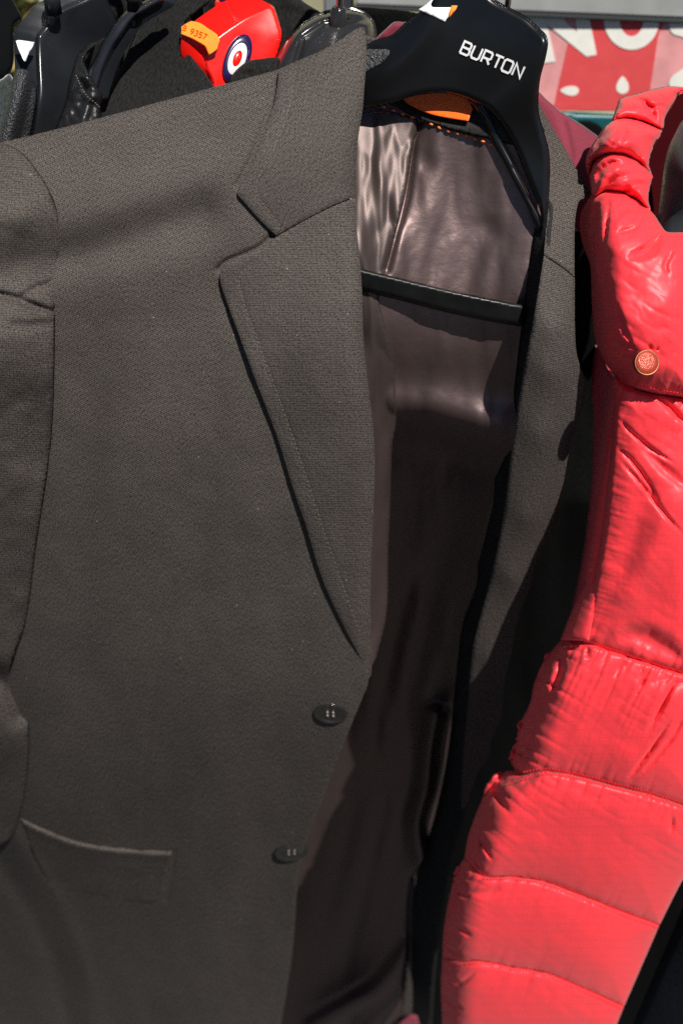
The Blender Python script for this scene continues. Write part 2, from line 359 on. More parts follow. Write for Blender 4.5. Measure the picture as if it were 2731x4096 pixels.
BDARK = woven('black shade backing', (.0015, .0015, .0015), (.006, .006, .006), (.004, .004, .004), scale=700, ang=20, rough=1, sheen=0, spec=.05, lint=False)
LEATHER = simple('black leather', (.010, .010, .010), .38, .5, bump=(1400, .35, .0004), var=.2, vscale=50)
MAROON = woven('maroon cotton', (.14, .022, .036), (.22, .036, .056), (.19, .03, .05), scale=1400, rough=.85, sheen=.1, lint=False, bs=.2)
NAVY = woven('dark navy cloth', (.003, .004, .006), (.022, .025, .033), (.010, .011, .015), scale=900, rough=.9, sheen=0, spec=.05)
DGREY = woven('dark grey cloth', (.012, .012, .013), (.05, .05, .05), (.03, .03, .03), scale=900, lint=False)
GRNCLOTH = woven('dark green grey cloth', (.012, .018, .018), (.05, .065, .062), (.03, .036, .036), scale=600, lint=False)
ALU = simple('brushed grey metal', (.40, .41, .40), .5, .5, .0, var=.12, vscale=30)
ALUD = simple('metal lip with painted shadow', (.05, .055, .055), .5, .5)
POSTM = simple('grey painted post', (.17, .18, .19), .5, .5, var=.1)
PINK = simple('mottled pink vinyl', (.62, .27, .27), .6, .4, var=.16, vscale=45)
BRED = simple('red vinyl print', (.60, .062, .066), .6, .4, var=.03, vscale=90)
BWHITE = simple('white vinyl print', (.70, .69, .63), .6, .4, var=.04, vscale=90)
TEAL = simple('teal plastic', (.006, .085, .095), .4, .5)
HOLE = simple('painted hole shade', (.004, .004, .004), .8, .1)
GROUND = simple('asphalt', (.05, .05, .048), .9, .3, bump=(300, .5, .004), var=.3, vscale=40)
WALLM = simple('cream render', (.42, .40, .25), .9, .2, var=.5, vscale=2.2)
LEAF = simple('green leaf', (.030, .075, .014), .5, .4, var=.4, vscale=9)
LEAFY = simple('yellowish leaf', (.22, .17, .03), .5, .4, var=.4, vscale=9)
BARK = simple('bark', (.10, .07, .04), .9, .2, bump=(80, .6, .01))

# ------------------------------------------------------------------ setting: ground
gm = bpy.data.meshes.new('ground'); gm.from_pydata([(-150, -150, 0), (150, -150, 0), (150, 150, 0), (-150, 150, 0)], [], [(0, 1, 2, 3)])
g = link('ground', gm, GROUND); g['kind'] = 'structure'

# stitching lines
def stitches(name, line, D, mat, root, step=15, ln=8, r=.00022, lift=.0002):
    L = dens(line, step, False); V, F = [], []
    for i in range(len(L) - 1):
        a = L[i]; d = (L[i+1] - a) / np.linalg.norm(L[i+1] - a); n_ = np.array([-d[1], d[0]])
        q = np.array([a, a + d*ln*.5, a + d*ln]); w = W(q[:, 0], q[:, 1], D(q[:, 0], q[:, 1]) - np.array([0, lift*2, 0])); s = W(q[:, 0] + n_[0]*2.2, q[:, 1] + n_[1]*2.2, D(q[:, 0], q[:, 1]) - np.array([0, lift*2, 0]))
        s2 = W(q[:, 0] - n_[0]*2.2, q[:, 1] - n_[1]*2.2, D(q[:, 0], q[:, 1]) - np.array([0, lift*2, 0])); o_ = len(V)
        V += list(s) + list(s2) + list(w + np.array([0, -lift*2, lift])); 
        for k in range(2): F += [(o_+k, o_+k+1, o_+7+k, o_+6+k), (o_+6+k, o_+7+k, o_+4+k, o_+3+k)]
    o = link(name, mesh_from(name, np.array(V) - base(root), F), mat, root); o['kind'] = 'stuff'; return o

# ------------------------------------------------------------------ suit jacket
jk = thing('suit_jacket', 'brown grey wool suit jacket with two black buttons and a brown satin lining, hanging open', 'jacket', W(1300, 2400, .66))
fD0 = tps([(-150, 590, .655), (0, 570, .655), (400, 478, .662), (870, 345, .675), (1114, 279, .682), (1440, 150, .692),
           (-150, 700, .636), (150, 690, .636), (500, 600, .642), (950, 470, .652), (1300, 420, .662),
           (-150, 900, .618), (300, 850, .618), (700, 760, .626), (1100, 640, .640),
           (1400, 800, .640),
           (0, 1250, .611), (500, 1250, .610), (900, 1200, .616), (1400, 1200, .616),
           (-100, 1750, .618), (500, 1750, .607), (1000, 1750, .604), (1480, 1700, .610),
           (-100, 2300, .638), (500, 2300, .620), (1000, 2300, .614), (1480, 2300, .618),
           (-100, 2800, .680), (150, 2800, .658), (500, 2800, .645), (1000, 2800, .636), (1450, 2800, .636),
           (-100, 3300, .765), (150, 3300, .727), (500, 3300, .709), (900, 3300, .697), (1250, 3300, .692),
           (-100, 4100, 1.0), (300, 4100, .92), (600, 4100, .875), (900, 4100, .85), (1150, 4100, .845)])
shoulder_seam = groove([(183, 648), (479, 540), (810, 418), (1095, 338)], .0012, 9)
band = groove([(60, 1035), (200, 1030), (420, 985), (640, 915), (790, 860)], .0078, 100)
lap_press = groove([(1090, 936), (1043, 984), (962, 1022), (898, 1050), (872, 1078)], .0022, 10)
col_press = groove([(1098, 330), (1080, 420), (1048, 519), (992, 660), (948, 740)], .0016, 10)
flap_end = groove([(700, 3405), (690, 3470), (676, 3545), (664, 3600)], .0018, 9)
dart = groove([(700, 2330), (655, 2560), (610, 2800), (580, 3050), (570, 3300)], .0007, 12)
def soft(x, y): return .0012 * fbm(x / 420, y / 700, 3) + .0004 * fbm(x / 110, y / 160, 8) + .0042 * noise((x + .12 * y) / 250, y / 1700, 17) * np.clip((y - 900) / 700, 0, 1)
def ridge(line, h, w):
    return groove(line, -h, w)
fold_r = ridge([(40, 3320), (130, 3450), (230, 3600), (298, 3748), (350, 3900), (379, 4100)], .004, 38)
fold_g = groove([(-40, 3400), (0, 3452), (115, 3622), (170, 3740), (230, 3900), (280, 4100)], .006, 45)
def panelD(x, y):
    return fD0(x, y) + soft(x, y)
def frontD(x, y): return panelD(x, y) + shoulder_seam(x, y) + dart(x, y) + band(x, y) + flap_end(x, y) + lap_press(x, y) + col_press(x, y) + fold_r(x, y) + fold_g(x, y)
front = [(-150, 585), (0, 570), (392, 474), (696, 392), (870, 344), (1114, 276), (1273, 212), (1420, 130, 1), (1440, 300), (1405, 500), (1400, 750), (1410, 1020), (1430, 1400), (1470, 1800), (1460, 2200), (1462, 2500),
         (1474, 2680), (1470, 2740), (1450, 2790), (1380, 2960), (1330, 3090), (1290, 3200), (1250, 3300), (1215, 3400), (1194, 3500), (1182, 3650), (1170, 3800), (1148, 3950), (1115, 4150, 1), (-150, 4150, 1)]
patch('front_panel', front, frontD, WOOL, jk, step=9, thick=.002, crisp=True, rnd=(14, .0012))
# collar leaf and lapel, lying on the front and rolling back at the fold
fold_x = lambda y: np.interp(y, [112, 200, 350, 437, 571, 752, 919, 1020, 1153, 1400, 1607, 1798, 2022, 2229, 2436, 2643, 2715], [1462, 1466, 1457, 1450, 1430, 1420, 1427, 1437, 1447, 1456, 1481, 1498, 1494, 1485, 1481, 1485, 1482])
def roll(x, y):
    q = np.clip((fold_x(y) - x) / 85, 0, 1); return .006 * (1 - q) ** 2.2
lapel_edge = [(1105, 947), (1043, 1000), (965, 1034), (905, 1062), (885, 1085), (882, 1125), (918, 1237), (957, 1342), (1014, 1500), (1106, 1742), (1175, 1964), (1219, 2090), (1289, 2317), (1376, 2508), (1446, 2640), (1474, 2712)]
lapD = tps([(900, 1100, .0042), (1100, 1700, .0045), (1280, 2250, .005), (1400, 2540, .004), (1480, 2720, .001), (1430, 900, .010), (1450, 1500, .013), (1480, 2000, .012), (1480, 2400, .008), (1150, 1000, .006), (1200, 1400, .010)])
stitch_l = groove([(1010, 1050), (960, 1105), (965, 1180), (1010, 1310), (1080, 1500), (1165, 1735), (1240, 1960), (1310, 2170), (1390, 2400)], .0005, 7)
def lapelD(x, y): return panelD(x, y) - lapD(x, y) + roll(x, y) + stitch_l(x, y)
lap = [(1422, 790, 1), (1427, 919), (1437, 1020), (1447, 1153), (1456, 1400), (1481, 1607), (1498, 1798), (1494, 2022), (1485, 2229), (1481, 2436), (1486, 2643), (1484, 2700), (1474, 2714, 1)] + lapel_edge[::-1][1:-1] + [(1105, 947, 1), (1200, 893), (1320, 830)]
patch('lapel', lap, lapelD, WOOL, jk, step=10, thick=.0018, crisp=True, rnd=(8, .0007), uvrot=28)
colD = tps([(955, 770, .0030), (1110, 940, .0032), (1100, 420, .006), (1114, 290, .005), (1300, 230, .008), (1440, 130, .006), (1300, 600, .011), (1400, 780, .010), (1150, 700, .008)])
stitch_c = groove([(1175, 300), (1160, 420), (1110, 560), (1040, 700), (1022, 765), (1075, 845), (1130, 915)], .0005, 7)
def collarD(x, y): return panelD(x, y) - colD(x, y) + roll(x, y) + stitch_c(x, y)
col = [(1114, 277, 1), (1180, 247), (1273, 208), (1369, 153), (1430, 113), (1456, 112), (1466, 200), (1457, 350), (1450, 437), (1430, 571), (1420, 752), (1421, 786, 1), (1320, 826), (1200, 889), (1104, 942, 1), (1043, 883), (975, 806), (953, 780), (952, 760), (962, 738), (1005, 663), (1062, 519), (1095, 420), (1111, 330)]
patch('collar', col, collarD, WOOL, jk, step=10, thick=.002, crisp=True, rnd=(8, .0007), uvrot=-24)
patch('collar_stand', [(1436, 150), (1466, 140), (1512, 160), (1490, 185), (1462, 210), (1440, 230)], lambda x, y: .712 + 0*x, WOOL, jk, step=8, thick=.003, rnd=(10, .003))
# sleeve
crease = groove([(-160, 1170), (-20, 1175), (60, 1192), (130, 1220), (222, 1252)], .0045, 14)
crease2 = groove([(90, 1185), (150, 1150), (215, 1135)], .002, 14)
pucker = groove([(200, 1295), (120, 1302), (60, 1300)], .0025, 22)
elbow = groove([(-160, 2690), (-20, 2710), (50, 2770), (95, 2840)], .013, 55)
slD = tps([(-150, 600, .652), (0, 600, .650), (120, 680, .634), (-150, 800, .612), (100, 850, .610), (230, 860, .618), (-150, 1100, .607), (100, 1080, .612), (245, 1050, .620), (-150, 1300, .588), (100, 1300, .592), (215, 1300, .603),
           (-150, 1900, .604), (80, 1900, .602), (190, 1830, .612), (-150, 2400, .625), (60, 2300, .622), (120, 2400, .632), (-150, 2950, .675), (50, 2950, .664), (115, 2950, .672), (-150, 3350, .755), (60, 3250, .722)])
def sleeveD(x, y): return slD(x, y) + crease(x, y) + crease2(x, y) + pucker(x, y) + elbow(x, y) + .0012 * fbm(x / 160, y / 160, 21) - .002
sl_ = [(-150, 592), (0, 574), (48, 581), (100, 620), (143, 672), (185, 735), (210, 787), (238, 860), (249, 911), (257, 1017), (247, 1080), (233, 1130), (226, 1180), (222, 1246), (220, 1456), (214, 1650), (200, 1830), (148, 2177), (105, 2490), (60, 2620), (40, 2700), (80, 2790), (112, 2860), (118, 2950), (112, 3100), (80, 3270), (40, 3360), (-40, 3400), (-150, 3420)]
patch('sleeve', sl_, sleeveD, WOOL, jk, step=9, thick=.002, rnd=(34, .0032), uvrot=25)
# pocket flap
def flapD(x, y): return frontD(x, y) - .0050 * (1 - .88 * np.clip((y - np.interp(x, [86, 230, 367, 517, 683], [3277, 3346, 3386, 3404, 3413])) / 180, 0, 1)) * np.clip((x - 60) / 120, .2, 1) + .0006 * fbm(x / 60, y / 60, 5) - .002 * np.exp(-((y - np.interp(x, [86, 230, 367, 517, 683], [3277, 3346, 3386, 3404, 3413])) / 22) ** 2)
patch('pocket_flap', [(84, 3274, 1), (150, 3312), (230, 3346), (300, 3371), (367, 3386), (517, 3404), (684, 3413, 1), (676, 3461), (664, 3540), (650, 3612, 1), (534, 3612), (344, 3580), (218, 3550), (140, 3440)], flapD, WOOL, jk, step=10, thick=.0022, rnd=(12, .002), uvrot=10)
# neck band, lining
backD = tps([(1380, 380, .715), (1560, 410, .7085), (1800, 460, .6965), (2000, 550, .686), (2150, 620, .681),
             (1400, 700, .684), (1600, 700, .686), (1850, 750, .683), (2100, 800, .673),
             (1400, 1100, .656), (1650, 1150, .658), (1900, 1150, .657), (2100, 1200, .651),
             (1450, 1450, .656), (1700, 1450, .656), (1900, 1480, .655), (2080, 1500, .644),
             (1500, 1800, .706), (1800, 1850, .700), (2000, 1850, .670),
             (1500, 2400, .80), (1700, 2380, .79), (1900, 2300, .738), (1450, 3000, .87), (1700, 3000, .86), (1300, 3500, .92), (1600, 3500, .91), (1200, 4100, .975), (1600, 4100, .965)])
hump = groove([(1560, 1640), (1750, 1655), (1950, 1715), (2080, 1745)], -.019, 100)
hollow = groove([(1560, 1790), (1750, 1815), (1950, 1880), (2080, 1910)], .010, 80)
dimple = groove([(1960, 905), (1972, 935)], .0016, 40)
dimple2 = groove([(1690, 640), (1700, 650)], .0014, 40)
pleat = groove([(1678, 484), (1654, 571), (1621, 779), (1581, 939), (1544, 1080)], .004, 16)
lowfold = groove([(1740, 2860), (1715, 3000), (1700, 3150), (1665, 3300), (1690, 3450)], -.034, 36)
lowfold2 = groove([(1650, 3800), (1520, 3960), (1400, 4030), (1250, 4120)], -.034, 50)
lowfold3 = groove([(1640, 3960), (1500, 4080), (1440, 4150)], -.022, 34)
def liningD(x, y):
    lo = np.clip((y - 1900) / 500, 0, 1)
    return backD(x, y) + hump(x, y) + hollow(x, y) + dimple(x, y) + dimple2(x, y) + pleat(x, y) + (lowfold(x, y) + lowfold2(x, y) + lowfold3(x, y)) \
        + .0017 * fbm((x + .2*y) / 210, (y - .1*x) / 420, 33, 2) + .0025 * noise((x + .22*y) / 105, y / 520, 35) + .0006 * noise((x - .1*y) / 48, y / 260, 36) + .00022 * fbm((x + y * .3) / 70, (y - x * .2) / 150, 41) + lo * .008 * noise((x + .25 * y) / 110, y / 900, 51)
patch('back_lining', [(1370, 380, 1), (1530, 412), (1617, 439), (1682, 472), (1779, 504), (1861, 529), (1953, 548), (2060, 575), (2160, 600, 1), (2160, 900), (2120, 1220), (2090, 1500), (2060, 1800), (1985, 1980), (1945, 2150), (1940, 2330), (1880, 2500), (1830, 2750), (1790, 3000), (1750, 3250), (1700, 3420), (1640, 3520), (1622, 3700), (1612, 3900), (1600, 4160, 1), (1060, 4160, 1), (1100, 3600), (1180, 3100), (1380, 2600), (1400, 1800), (1380, 1000)],
      liningD, LINING, jk, step=10, thick=.001)
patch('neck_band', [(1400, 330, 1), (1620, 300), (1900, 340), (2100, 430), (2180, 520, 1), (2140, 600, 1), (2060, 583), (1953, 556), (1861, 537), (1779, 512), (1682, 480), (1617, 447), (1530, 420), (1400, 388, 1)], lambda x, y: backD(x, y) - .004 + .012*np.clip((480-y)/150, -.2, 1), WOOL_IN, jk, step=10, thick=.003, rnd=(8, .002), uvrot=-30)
lab = patch('brand_label', [(1600, 350, 1), (1614, 398), (1660, 428), (1725, 455), (1801, 471), (1872, 482, 1), (1888, 431, 1), (1870, 400), (1840, 360, 1), (1720, 330)], lambda x, y: backD(x, y) - .0090 + .013*np.clip((480-y)/150, -.2, 1), OLABEL, jk, step=9, thick=.0008, label='blank orange ribbon label inside the neck')
sp = [(248, 790), (320, 815), (388, 842), (458, 865), (535, 887), (598, 917), (658, 943), (722, 967), (790, 985), (855, 1002), (917, 1023), (978, 1043), (1040, 1065)]
random.seed(4)
for k, (a, b) in enumerate(sp):
    x, y = 1400 + a*.542, b*.542; a_ = R(22) + random.uniform(-.25, .25)
    xs = np.array([-9, -5, 0, 5, 9]) * math.cos(a_) + x; ys = np.array([-9, -5, 0, 5, 9]) * math.sin(a_) + y
    c = W(xs, ys, liningD(xs, ys) - np.array([.0008, .0016, .002, .0016, .0008]))
    tube('pick_stitch', c, [.0003, .0006, .0007, .0006, .0003], OTHREAD, jk, 6)
# inner facing of the right front: satin strip with a free edge
faceD = tps([(1400, 470, .705), (1660, 500, .703), (1400, 780, .672), (1620, 780, .678), (1400, 1080, .650), (1540, 1080, .654), (1400, 1400, .645), (1570, 1400, .652), (1400, 1800, .640), (1575, 1700, .660), (1400, 2200, .650), (1555, 2200, .668), (1400, 2600, .652), (1510, 2600, .662), (1460, 2690, .652)])
patch('facing_lining', [(1380, 470, 1), (1500, 440), (1600, 452), (1676, 486), (1654, 571), (1621, 779), (1581, 939), (1544, 1080), (1518, 1187), (1538, 1287), (1566, 1395), (1581, 1524), (1584, 1690), (1568, 1798), (1560, 2063), (1552, 2229), (1548, 2436), (1514, 2610), (1490, 2668), (1460, 2700), (1440, 2600), (1400, 2000), (1380, 1000)],
      lambda x, y: np.minimum(faceD(x, y) + .003 * fbm(x / 90, y / 330, 61) + .0015*noise(x/40, y/400, 64), liningD(x, y) - .0015), LINING2, jk, step=10, thick=.001, rnd=(10, .002), uvrot=20)
# left front: inside in dark felt standing in for its shade, collar, lapel
insD = tps([(2040, 560, .690), (2130, 900, .668), (2180, 850, .668), (2060, 1400, .652), (2120, 1400, .626), (1900, 2200, .738), (2000, 2150, .668), (1813, 2700, .825), (1900, 2700, .718), (1760, 3100, .865), (1860, 3200, .775), (1640, 3600, .92), (1800, 3500, .81), (1620, 4100, .97), (1760, 4100, .92)])
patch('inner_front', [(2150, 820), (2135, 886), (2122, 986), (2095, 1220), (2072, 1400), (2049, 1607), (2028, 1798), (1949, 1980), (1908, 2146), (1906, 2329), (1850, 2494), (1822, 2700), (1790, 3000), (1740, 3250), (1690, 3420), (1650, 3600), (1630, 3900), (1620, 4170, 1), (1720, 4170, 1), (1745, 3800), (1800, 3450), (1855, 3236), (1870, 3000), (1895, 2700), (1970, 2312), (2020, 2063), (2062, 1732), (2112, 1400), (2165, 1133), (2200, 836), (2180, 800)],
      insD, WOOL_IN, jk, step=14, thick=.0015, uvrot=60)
lfD = tps([(2156, 380, .722), (2215, 430, .73), (2190, 640, .69), (2290, 640, .705), (2186, 850, .664), (2340, 780, .68), (2174, 1020, .638), (2300, 1000, .652),
           (2126, 1312, .620), (2200, 1312, .617), (2299, 1312, .628), (2096, 1491, .621), (2190, 1491, .617), (2340, 1520, .638), (2053, 1740, .631), (2160, 1740, .628), (2290, 1750, .646),
           (2010, 2070, .653), (2100, 2070, .650), (2215, 2130, .669), (1962, 2312, .672), (2040, 2312, .669), (2120, 2345, .683), (1900, 2650, .703), (1965, 2650, .701), (2037, 2690, .713), (1870, 2825, .721), (1940, 2900, .727), (1849, 3236, .765)])
r1 = ridge([(2300, 1560), (2250, 1790), (2195, 2060), (2135, 2290), (2080, 2420), (2010, 2620), (1930, 2900)], .0009, 12)
def lfrontD(x, y): return lfD(x, y) + r1(x, y) + .0002 * fbm(x / 160, y / 500, 71)
gorge = [(2174, 1020), (2210, 1045), (2255, 1075), (2297, 1110)]
patch('collar', [(2150, 400), (2162, 430), (2185, 470), (2210, 514), (2257, 592), (2299, 669), (2340, 729), (2360, 768), (2340, 790), (2317, 802), (2305, 836), (2298, 895), (2296, 1000), (2296, 1106, 1), (2255, 1072), (2210, 1042), (2174, 1017, 1), (2183, 900), (2190, 760), (2188, 633), (2160, 520), (2135, 430)], lambda x, y: lfrontD(x, y) - .001, WOOL, jk, step=10, thick=.0025, crisp=True, rnd=(12, .0015), uvrot=10)
patch('lapel', [(2174, 1022, 1), (2210, 1047), (2255, 1077), (2297, 1111, 1), (2298, 1312), (2305, 1413), (2328, 1490), (2348, 1526), (2327, 1632), (2285, 1756), (2252, 1930), (2211, 2130), (2161, 2196), (2120, 2345), (2062, 2502), (2045, 2608), (2015, 2738), (2003, 2860), (1961, 2962), (1953, 3019), (1910, 3091), (1849, 3240), (1850, 3041), (1870, 2825), (1888, 2608), (1912, 2500), (1962, 2312), (2012, 2063), (2053, 1732), (2108, 1400), (2126, 1312), (2156, 1133)], lfrontD, WOOL, jk, step=9, thick=.0022, crisp=True, rnd=(12, .0015), uvrot=40)
patch('back_panel', [(1660, 3440), (1640, 3520), (1630, 3700), (1615, 3900), (1595, 4040), (1585, 4160, 1), (1660, 4160, 1), (1672, 4000), (1664, 3800), (1660, 3600)], lambda x, y: .90 + (y-3500)*.0001, WOOL, jk, step=14, thick=.002, rnd=(20, .006))
stitches('top_stitching', [(1175, 300), (1160, 420), (1110, 560), (1040, 700), (1022, 765), (1075, 845), (1130, 915)], collarD, DTHREAD, jk, 20, 9)
stitches('top_stitching', [(1010, 1050), (960, 1105), (965, 1180), (1010, 1310), (1080, 1500), (1165, 1735), (1240, 1960), (1310, 2170), (1390, 2400), (1440, 2540)], lapelD, DTHREAD, jk, 20, 9)
# buttons
def button(x, y, rad, tilt, mat=BTN):
    c = W(x, y, frontD(np.array([x]), np.array([y]))[0]); e = 30
    px = W(np.array([x-e, x+e, x, x]), np.array([y, y, y-e, y+e]), frontD(np.array([x-e, x+e, x, x]), np.array([y, y, y-e, y+e])))
    n_ = np.cross(px[1]-px[0], px[2]-px[3]); n_ /= np.linalg.norm(n_)
    if n_[1] > 0: n_ = -n_
    n_ = n_ + np.array(tilt); n_ /= np.linalg.norm(n_); c = c + n_ * .0002
    r = rad * np.linalg.norm(px[1] - px[0]) / (2 * e)
    b = lathe('button', [(r*k_, h_*.55) for k_, h_ in ((.9, 0), (.97, .0006), (1, .0013), (.99, .0020), (.95, .0026), (.90, .0029), (.85, .0028), (.80, .0023), (.76, .0016), (.72, .0012), (.68, .0011), (.3, .0011), (.02, .0011))], c, n_, mat, jk)
    a = np.cross(n_, [0, .1, 1.]); a /= np.linalg.norm(a); d = np.cross(n_, a)
    k = .17 * r
    for sx, sy in ((-1, -1), (1, -1), (-1, 1), (1, 1)):
        p = c + a*sx*k + d*sy*k + n_*.0010
        tube('thread', [p - d*.0007 - n_*.0003, p - d*.0004 + n_*.0005, p + d*.0004 + n_*.0006, p + d*.0007 - n_*.0003], [.0004, .0006, .0006, .0004], THREAD, b, 8)
    return b
button(1322, 2850, 67, (0, 0, .10)); button(1166, 3404, 63, (.22, 0, .20))

# ------------------------------------------------------------------ black jacket hanger with white lettering
hg = thing('clothes_hanger', 'glossy black plastic hanger with white BURTON lettering inside the brown grey suit jacket', 'hanger', W(1900, 100, .69))
hD0 = tps([(1440, 300, .695), (1650, 250, .690), (1900, 150, .684), (2000, 10, .685), (2180, 120, .672), (2050, 300, .674), (1800, 380, .684), (2150, 450, .667), (2050, 520, .673), (2190, 700, .661), (2100, 700, .664), (2160, 860, .655), (2150, 1000, .650)])
hr = ridge([(2176, 190), (2110, 330), (1990, 440), (1960, 470)], .003, 60)
hh = groove([(1450, 330), (1600, 250), (1700, 130), (1730, 0)], -.003, 60)
def hD(x, y): return hD0(x, y) + hr(x, y) + hh(x, y)
hout = [(1380, 215, 1), (1465, 179), (1498, 162), (1563, 141), (1617, 92), (1682, 43), (1725, 0), (1770, -35), (1900, -55), (1985, 4), (2050, 40), (2105, 70), (2150, 110), (2180, 140), (2189, 170), (2180, 230), (2159, 310), (2151, 379), (2152, 450), (2170, 520), (2191, 596), (2197, 678), (2194, 759), (2188, 846), (2176, 1000, 1), (2150, 1000, 1), (2166, 900), (2160, 850), (2148, 813), (2121, 748), (2078, 640), (2040, 558), (1991, 482), (1942, 434), (1888, 407), (1850, 390), (1779, 374), (1704, 377), (1633, 390), (1579, 410), (1451, 437), (1380, 452, 1)]
patch('body', hout, hD, BLACKP, hg, step=6, rnd=(30, .0035), shift=(2, -2, .0048))
patch('back_rib', [(1870, 405), (1893, 423), (1942, 520), (1975, 585), (2013, 650), (2050, 721), (2105, 824), (2150, 920), (2175, 900), (2120, 790), (2070, 690), (2030, 610), (1990, 530), (1930, 430), (1890, 395)], lambda x, y: hD0(x, y) + .004, BLACKP, hg, step=9, rnd=(10, .0015), shift=(-2, -3, .004))
patch('grip_pad', [(1400, 225), (1462, 192), (1505, 170), (1540, 164), (1562, 172), (1566, 198), (1552, 232), (1520, 262), (1470, 290), (1400, 322)], lambda x, y: hD(x, y) - .0012 + .004*np.clip((215-y)/60, 0, 1), GRIP, hg, step=7, rnd=(14, .002), thick=.002)
barl = patch('crossbar', [(1400, 1058, 1), (1438, 1073), (1600, 1112), (1800, 1160), (2000, 1202), (2100, 1221, 1), (2090, 1302, 1), (1950, 1279), (1760, 1238), (1600, 1196), (1450, 1160), (1400, 1146, 1)], lambda x, y: .645 - (x - 1440) / 660 * .006, simple('matt black plastic', (.0045, .0055, .005), .42, .35, var=.25, vscale=90), hg, step=9, rnd=(14, .0028), shift=(0, 6, .007))
lettering('lettering', 'BURTON', (1838, 210), (240, 103), (20, -45), hD, WPRINT, hg)
patch('price_sticker', [(1672, 38, 1), (1700, 20), (1735, -10), (1770, -30), (1810, -20), (1826, 0), (1824, 28), (1800, 62), (1785, 76), (1779, 88, 1), (1740, 68), (1706, 54)], lambda x, y: hD(x, y) + .004*np.clip((40-y)/60, 0, 1) - .0007, PAPER, hg, step=7, thick=.0003, label='torn white price sticker with an orange scrap')
patch('sticker_scrap', [(1816, -20), (1829, 0), (1826, 30), (1806, 58), (1796, 70), (1795, 52), (1802, 30), (1808, 5)], lambda x, y: hD(x, y) - .0012 + .004*np.clip((40-y)/60, 0, 1), ORANGE, hg, step=7, thick=.0003, label='orange scrap of a torn sticker')
def hook(x0, y0, x1, y1, D, r, root, mat=CHROME, h=.07):
    a, b = W(x0, y0, D), W(x1, y1, D); t = (b - a) / np.linalg.norm(b - a)
    P = [a - t*.012 + t * (h + .012) * k / 6 for k in range(7)]; c = P[-1]; e = np.array([1., .3, 0]); e /= np.linalg.norm(e); rr = .022
    for k in range(1, 13):
        an = math.pi * 1.15 * k / 12; P.append(c + e * rr * (1 - math.cos(an)) + t * rr * math.sin(an))
    return tube('hook', P, r, mat, root, 14)
hook(2028, 30, 2036, -40, .694, .0016, hg)

# ------------------------------------------------------------------ red puffer jacket
pj = thing('puffer_jacket', 'bright red quilted puffer jacket with a twisted collar and one bronze snap', 'jacket', W(2500, 2400, .60))
pD0 = tps([(2340, 650, .650), (2480, 400, .690), (2720, 350, .710), (2450, 560, .640), (2620, 650, .655), (2340, 900, .612), (2600, 880, .610), (2780, 900, .615),
           (2360, 1250, .582), (2550, 1250, .575), (2780, 1250, .580), (2450, 1560, .578), (2600, 1560, .570), (2780, 1600, .570),
           (2390, 2000, .569), (2550, 2000, .560), (2780, 2000, .555), (2240, 2550, .563), (2450, 2600, .555), (2780, 2600, .545),
           (2060, 3080, .560), (2300, 3080, .550), (2600, 3080, .538), (2780, 3080, .540), (1880, 3490, .562), (2200, 3490, .552), (2500, 3490, .545), (2770, 3490, .555),
           (1775, 3840, .568), (2100, 3850, .558), (2450, 3850, .555), (2600, 3850, .57), (1766, 4150, .578), (2100, 4150, .565), (2450, 4150, .572)])
pD_ = pD0
pD0 = lambda x, y: pD_(x, y) + .05
def puff(outline, h, w, wr=.0022, seed=0, folds=(), gather=(), step=9, side=None):
    o = dens(outline, step); left = dens(side, 12, False) if side else None
    gl = [(dens(l, 12, False), amp, sc, ln) for l, amp, sc, ln in gather]
    fl = [(crease_fold(l, d, w_)) for l, d, w_ in folds]
    def D(x, y):
        p = np.stack([x, y], -1); d = segdist(p, o); q = np.clip(d / w, 0, 1)
        r = pD0(x, y) - h * (.6 * (1 - (1 - q) ** 2) + .4 * (1 - (1 - np.clip(d / 26, 0, 1)) ** 2))
        if left is not None: ql = np.clip(segdist(p, left, False) / 150, 0, 1); r = r + .032 * (1 - ql) ** 2.2
        r = r + wr * (fbm((x + .35*y) / 150, (y - .35*x) / 190, seed) + .25 * np.abs(noise((x*.9 + .5*y) / 90, (y - .6*x) / 160, seed + 9))) * (.3 + .7*q)
        r = r + wr * .16 * (1 - 2*np.sqrt(np.abs(fbm((x*.8 + .6*y) / 120, (y*.8 - .6*x) / 45, seed + 30, 2)) + .002)) + wr * .12 * np.abs(noise((x - .5*y) / 26, (y + .5*x) / 110, seed + 40))
        r = r + .0004 * (1 - 2*np.sqrt(np.abs(noise((x*.85 + .5*y) / 95, (y*.85 - .5*x) / 34, seed + 50)) + .003)) * np.clip(.5 + noise(x / 260, y / 260, seed + 51), 0, 1)
        for L, amp, sc, ln in gl:
            ds = segdist(p, L, False); dx, dy = L[-1] - L[0]; n_ = np.hypot(dx, dy); s = (x*dx + y*dy) / n_; tt = (-x*dy + y*dx) / n_
            r = r + amp * (.55 - np.sqrt(np.abs(noise((s + tt*.18) / sc, tt / 260, seed + 5)) + .004)) * np.exp(-ds / ln) * (1 - np.exp(-ds / 10))
        for f_ in fl: r = r + f_(x, y)
        return r
    return D
S1 = [(2448, 1491), (2495, 1538), (2585, 1568), (2731, 1592), (2800, 1600)]
S2 = [(2242, 2558), (2350, 2569), (2466, 2608), (2610, 2655), (2731, 2691), (2800, 2708)]
S3 = [(2060, 3085), (2090, 3099), (2177, 3084), (2285, 3099), (2430, 3135), (2610, 3182), (2731, 3221), (2800, 3240)]
S4 = [(1856, 3430), (1935, 3503), (2033, 3506), (2163, 3524), (2321, 3582), (2466, 3640), (2635, 3701)]
S5 = [(1768, 3830), (1830, 3846), (1917, 3845), (2033, 3867), (2177, 3892), (2321, 3950), (2494, 4026)]
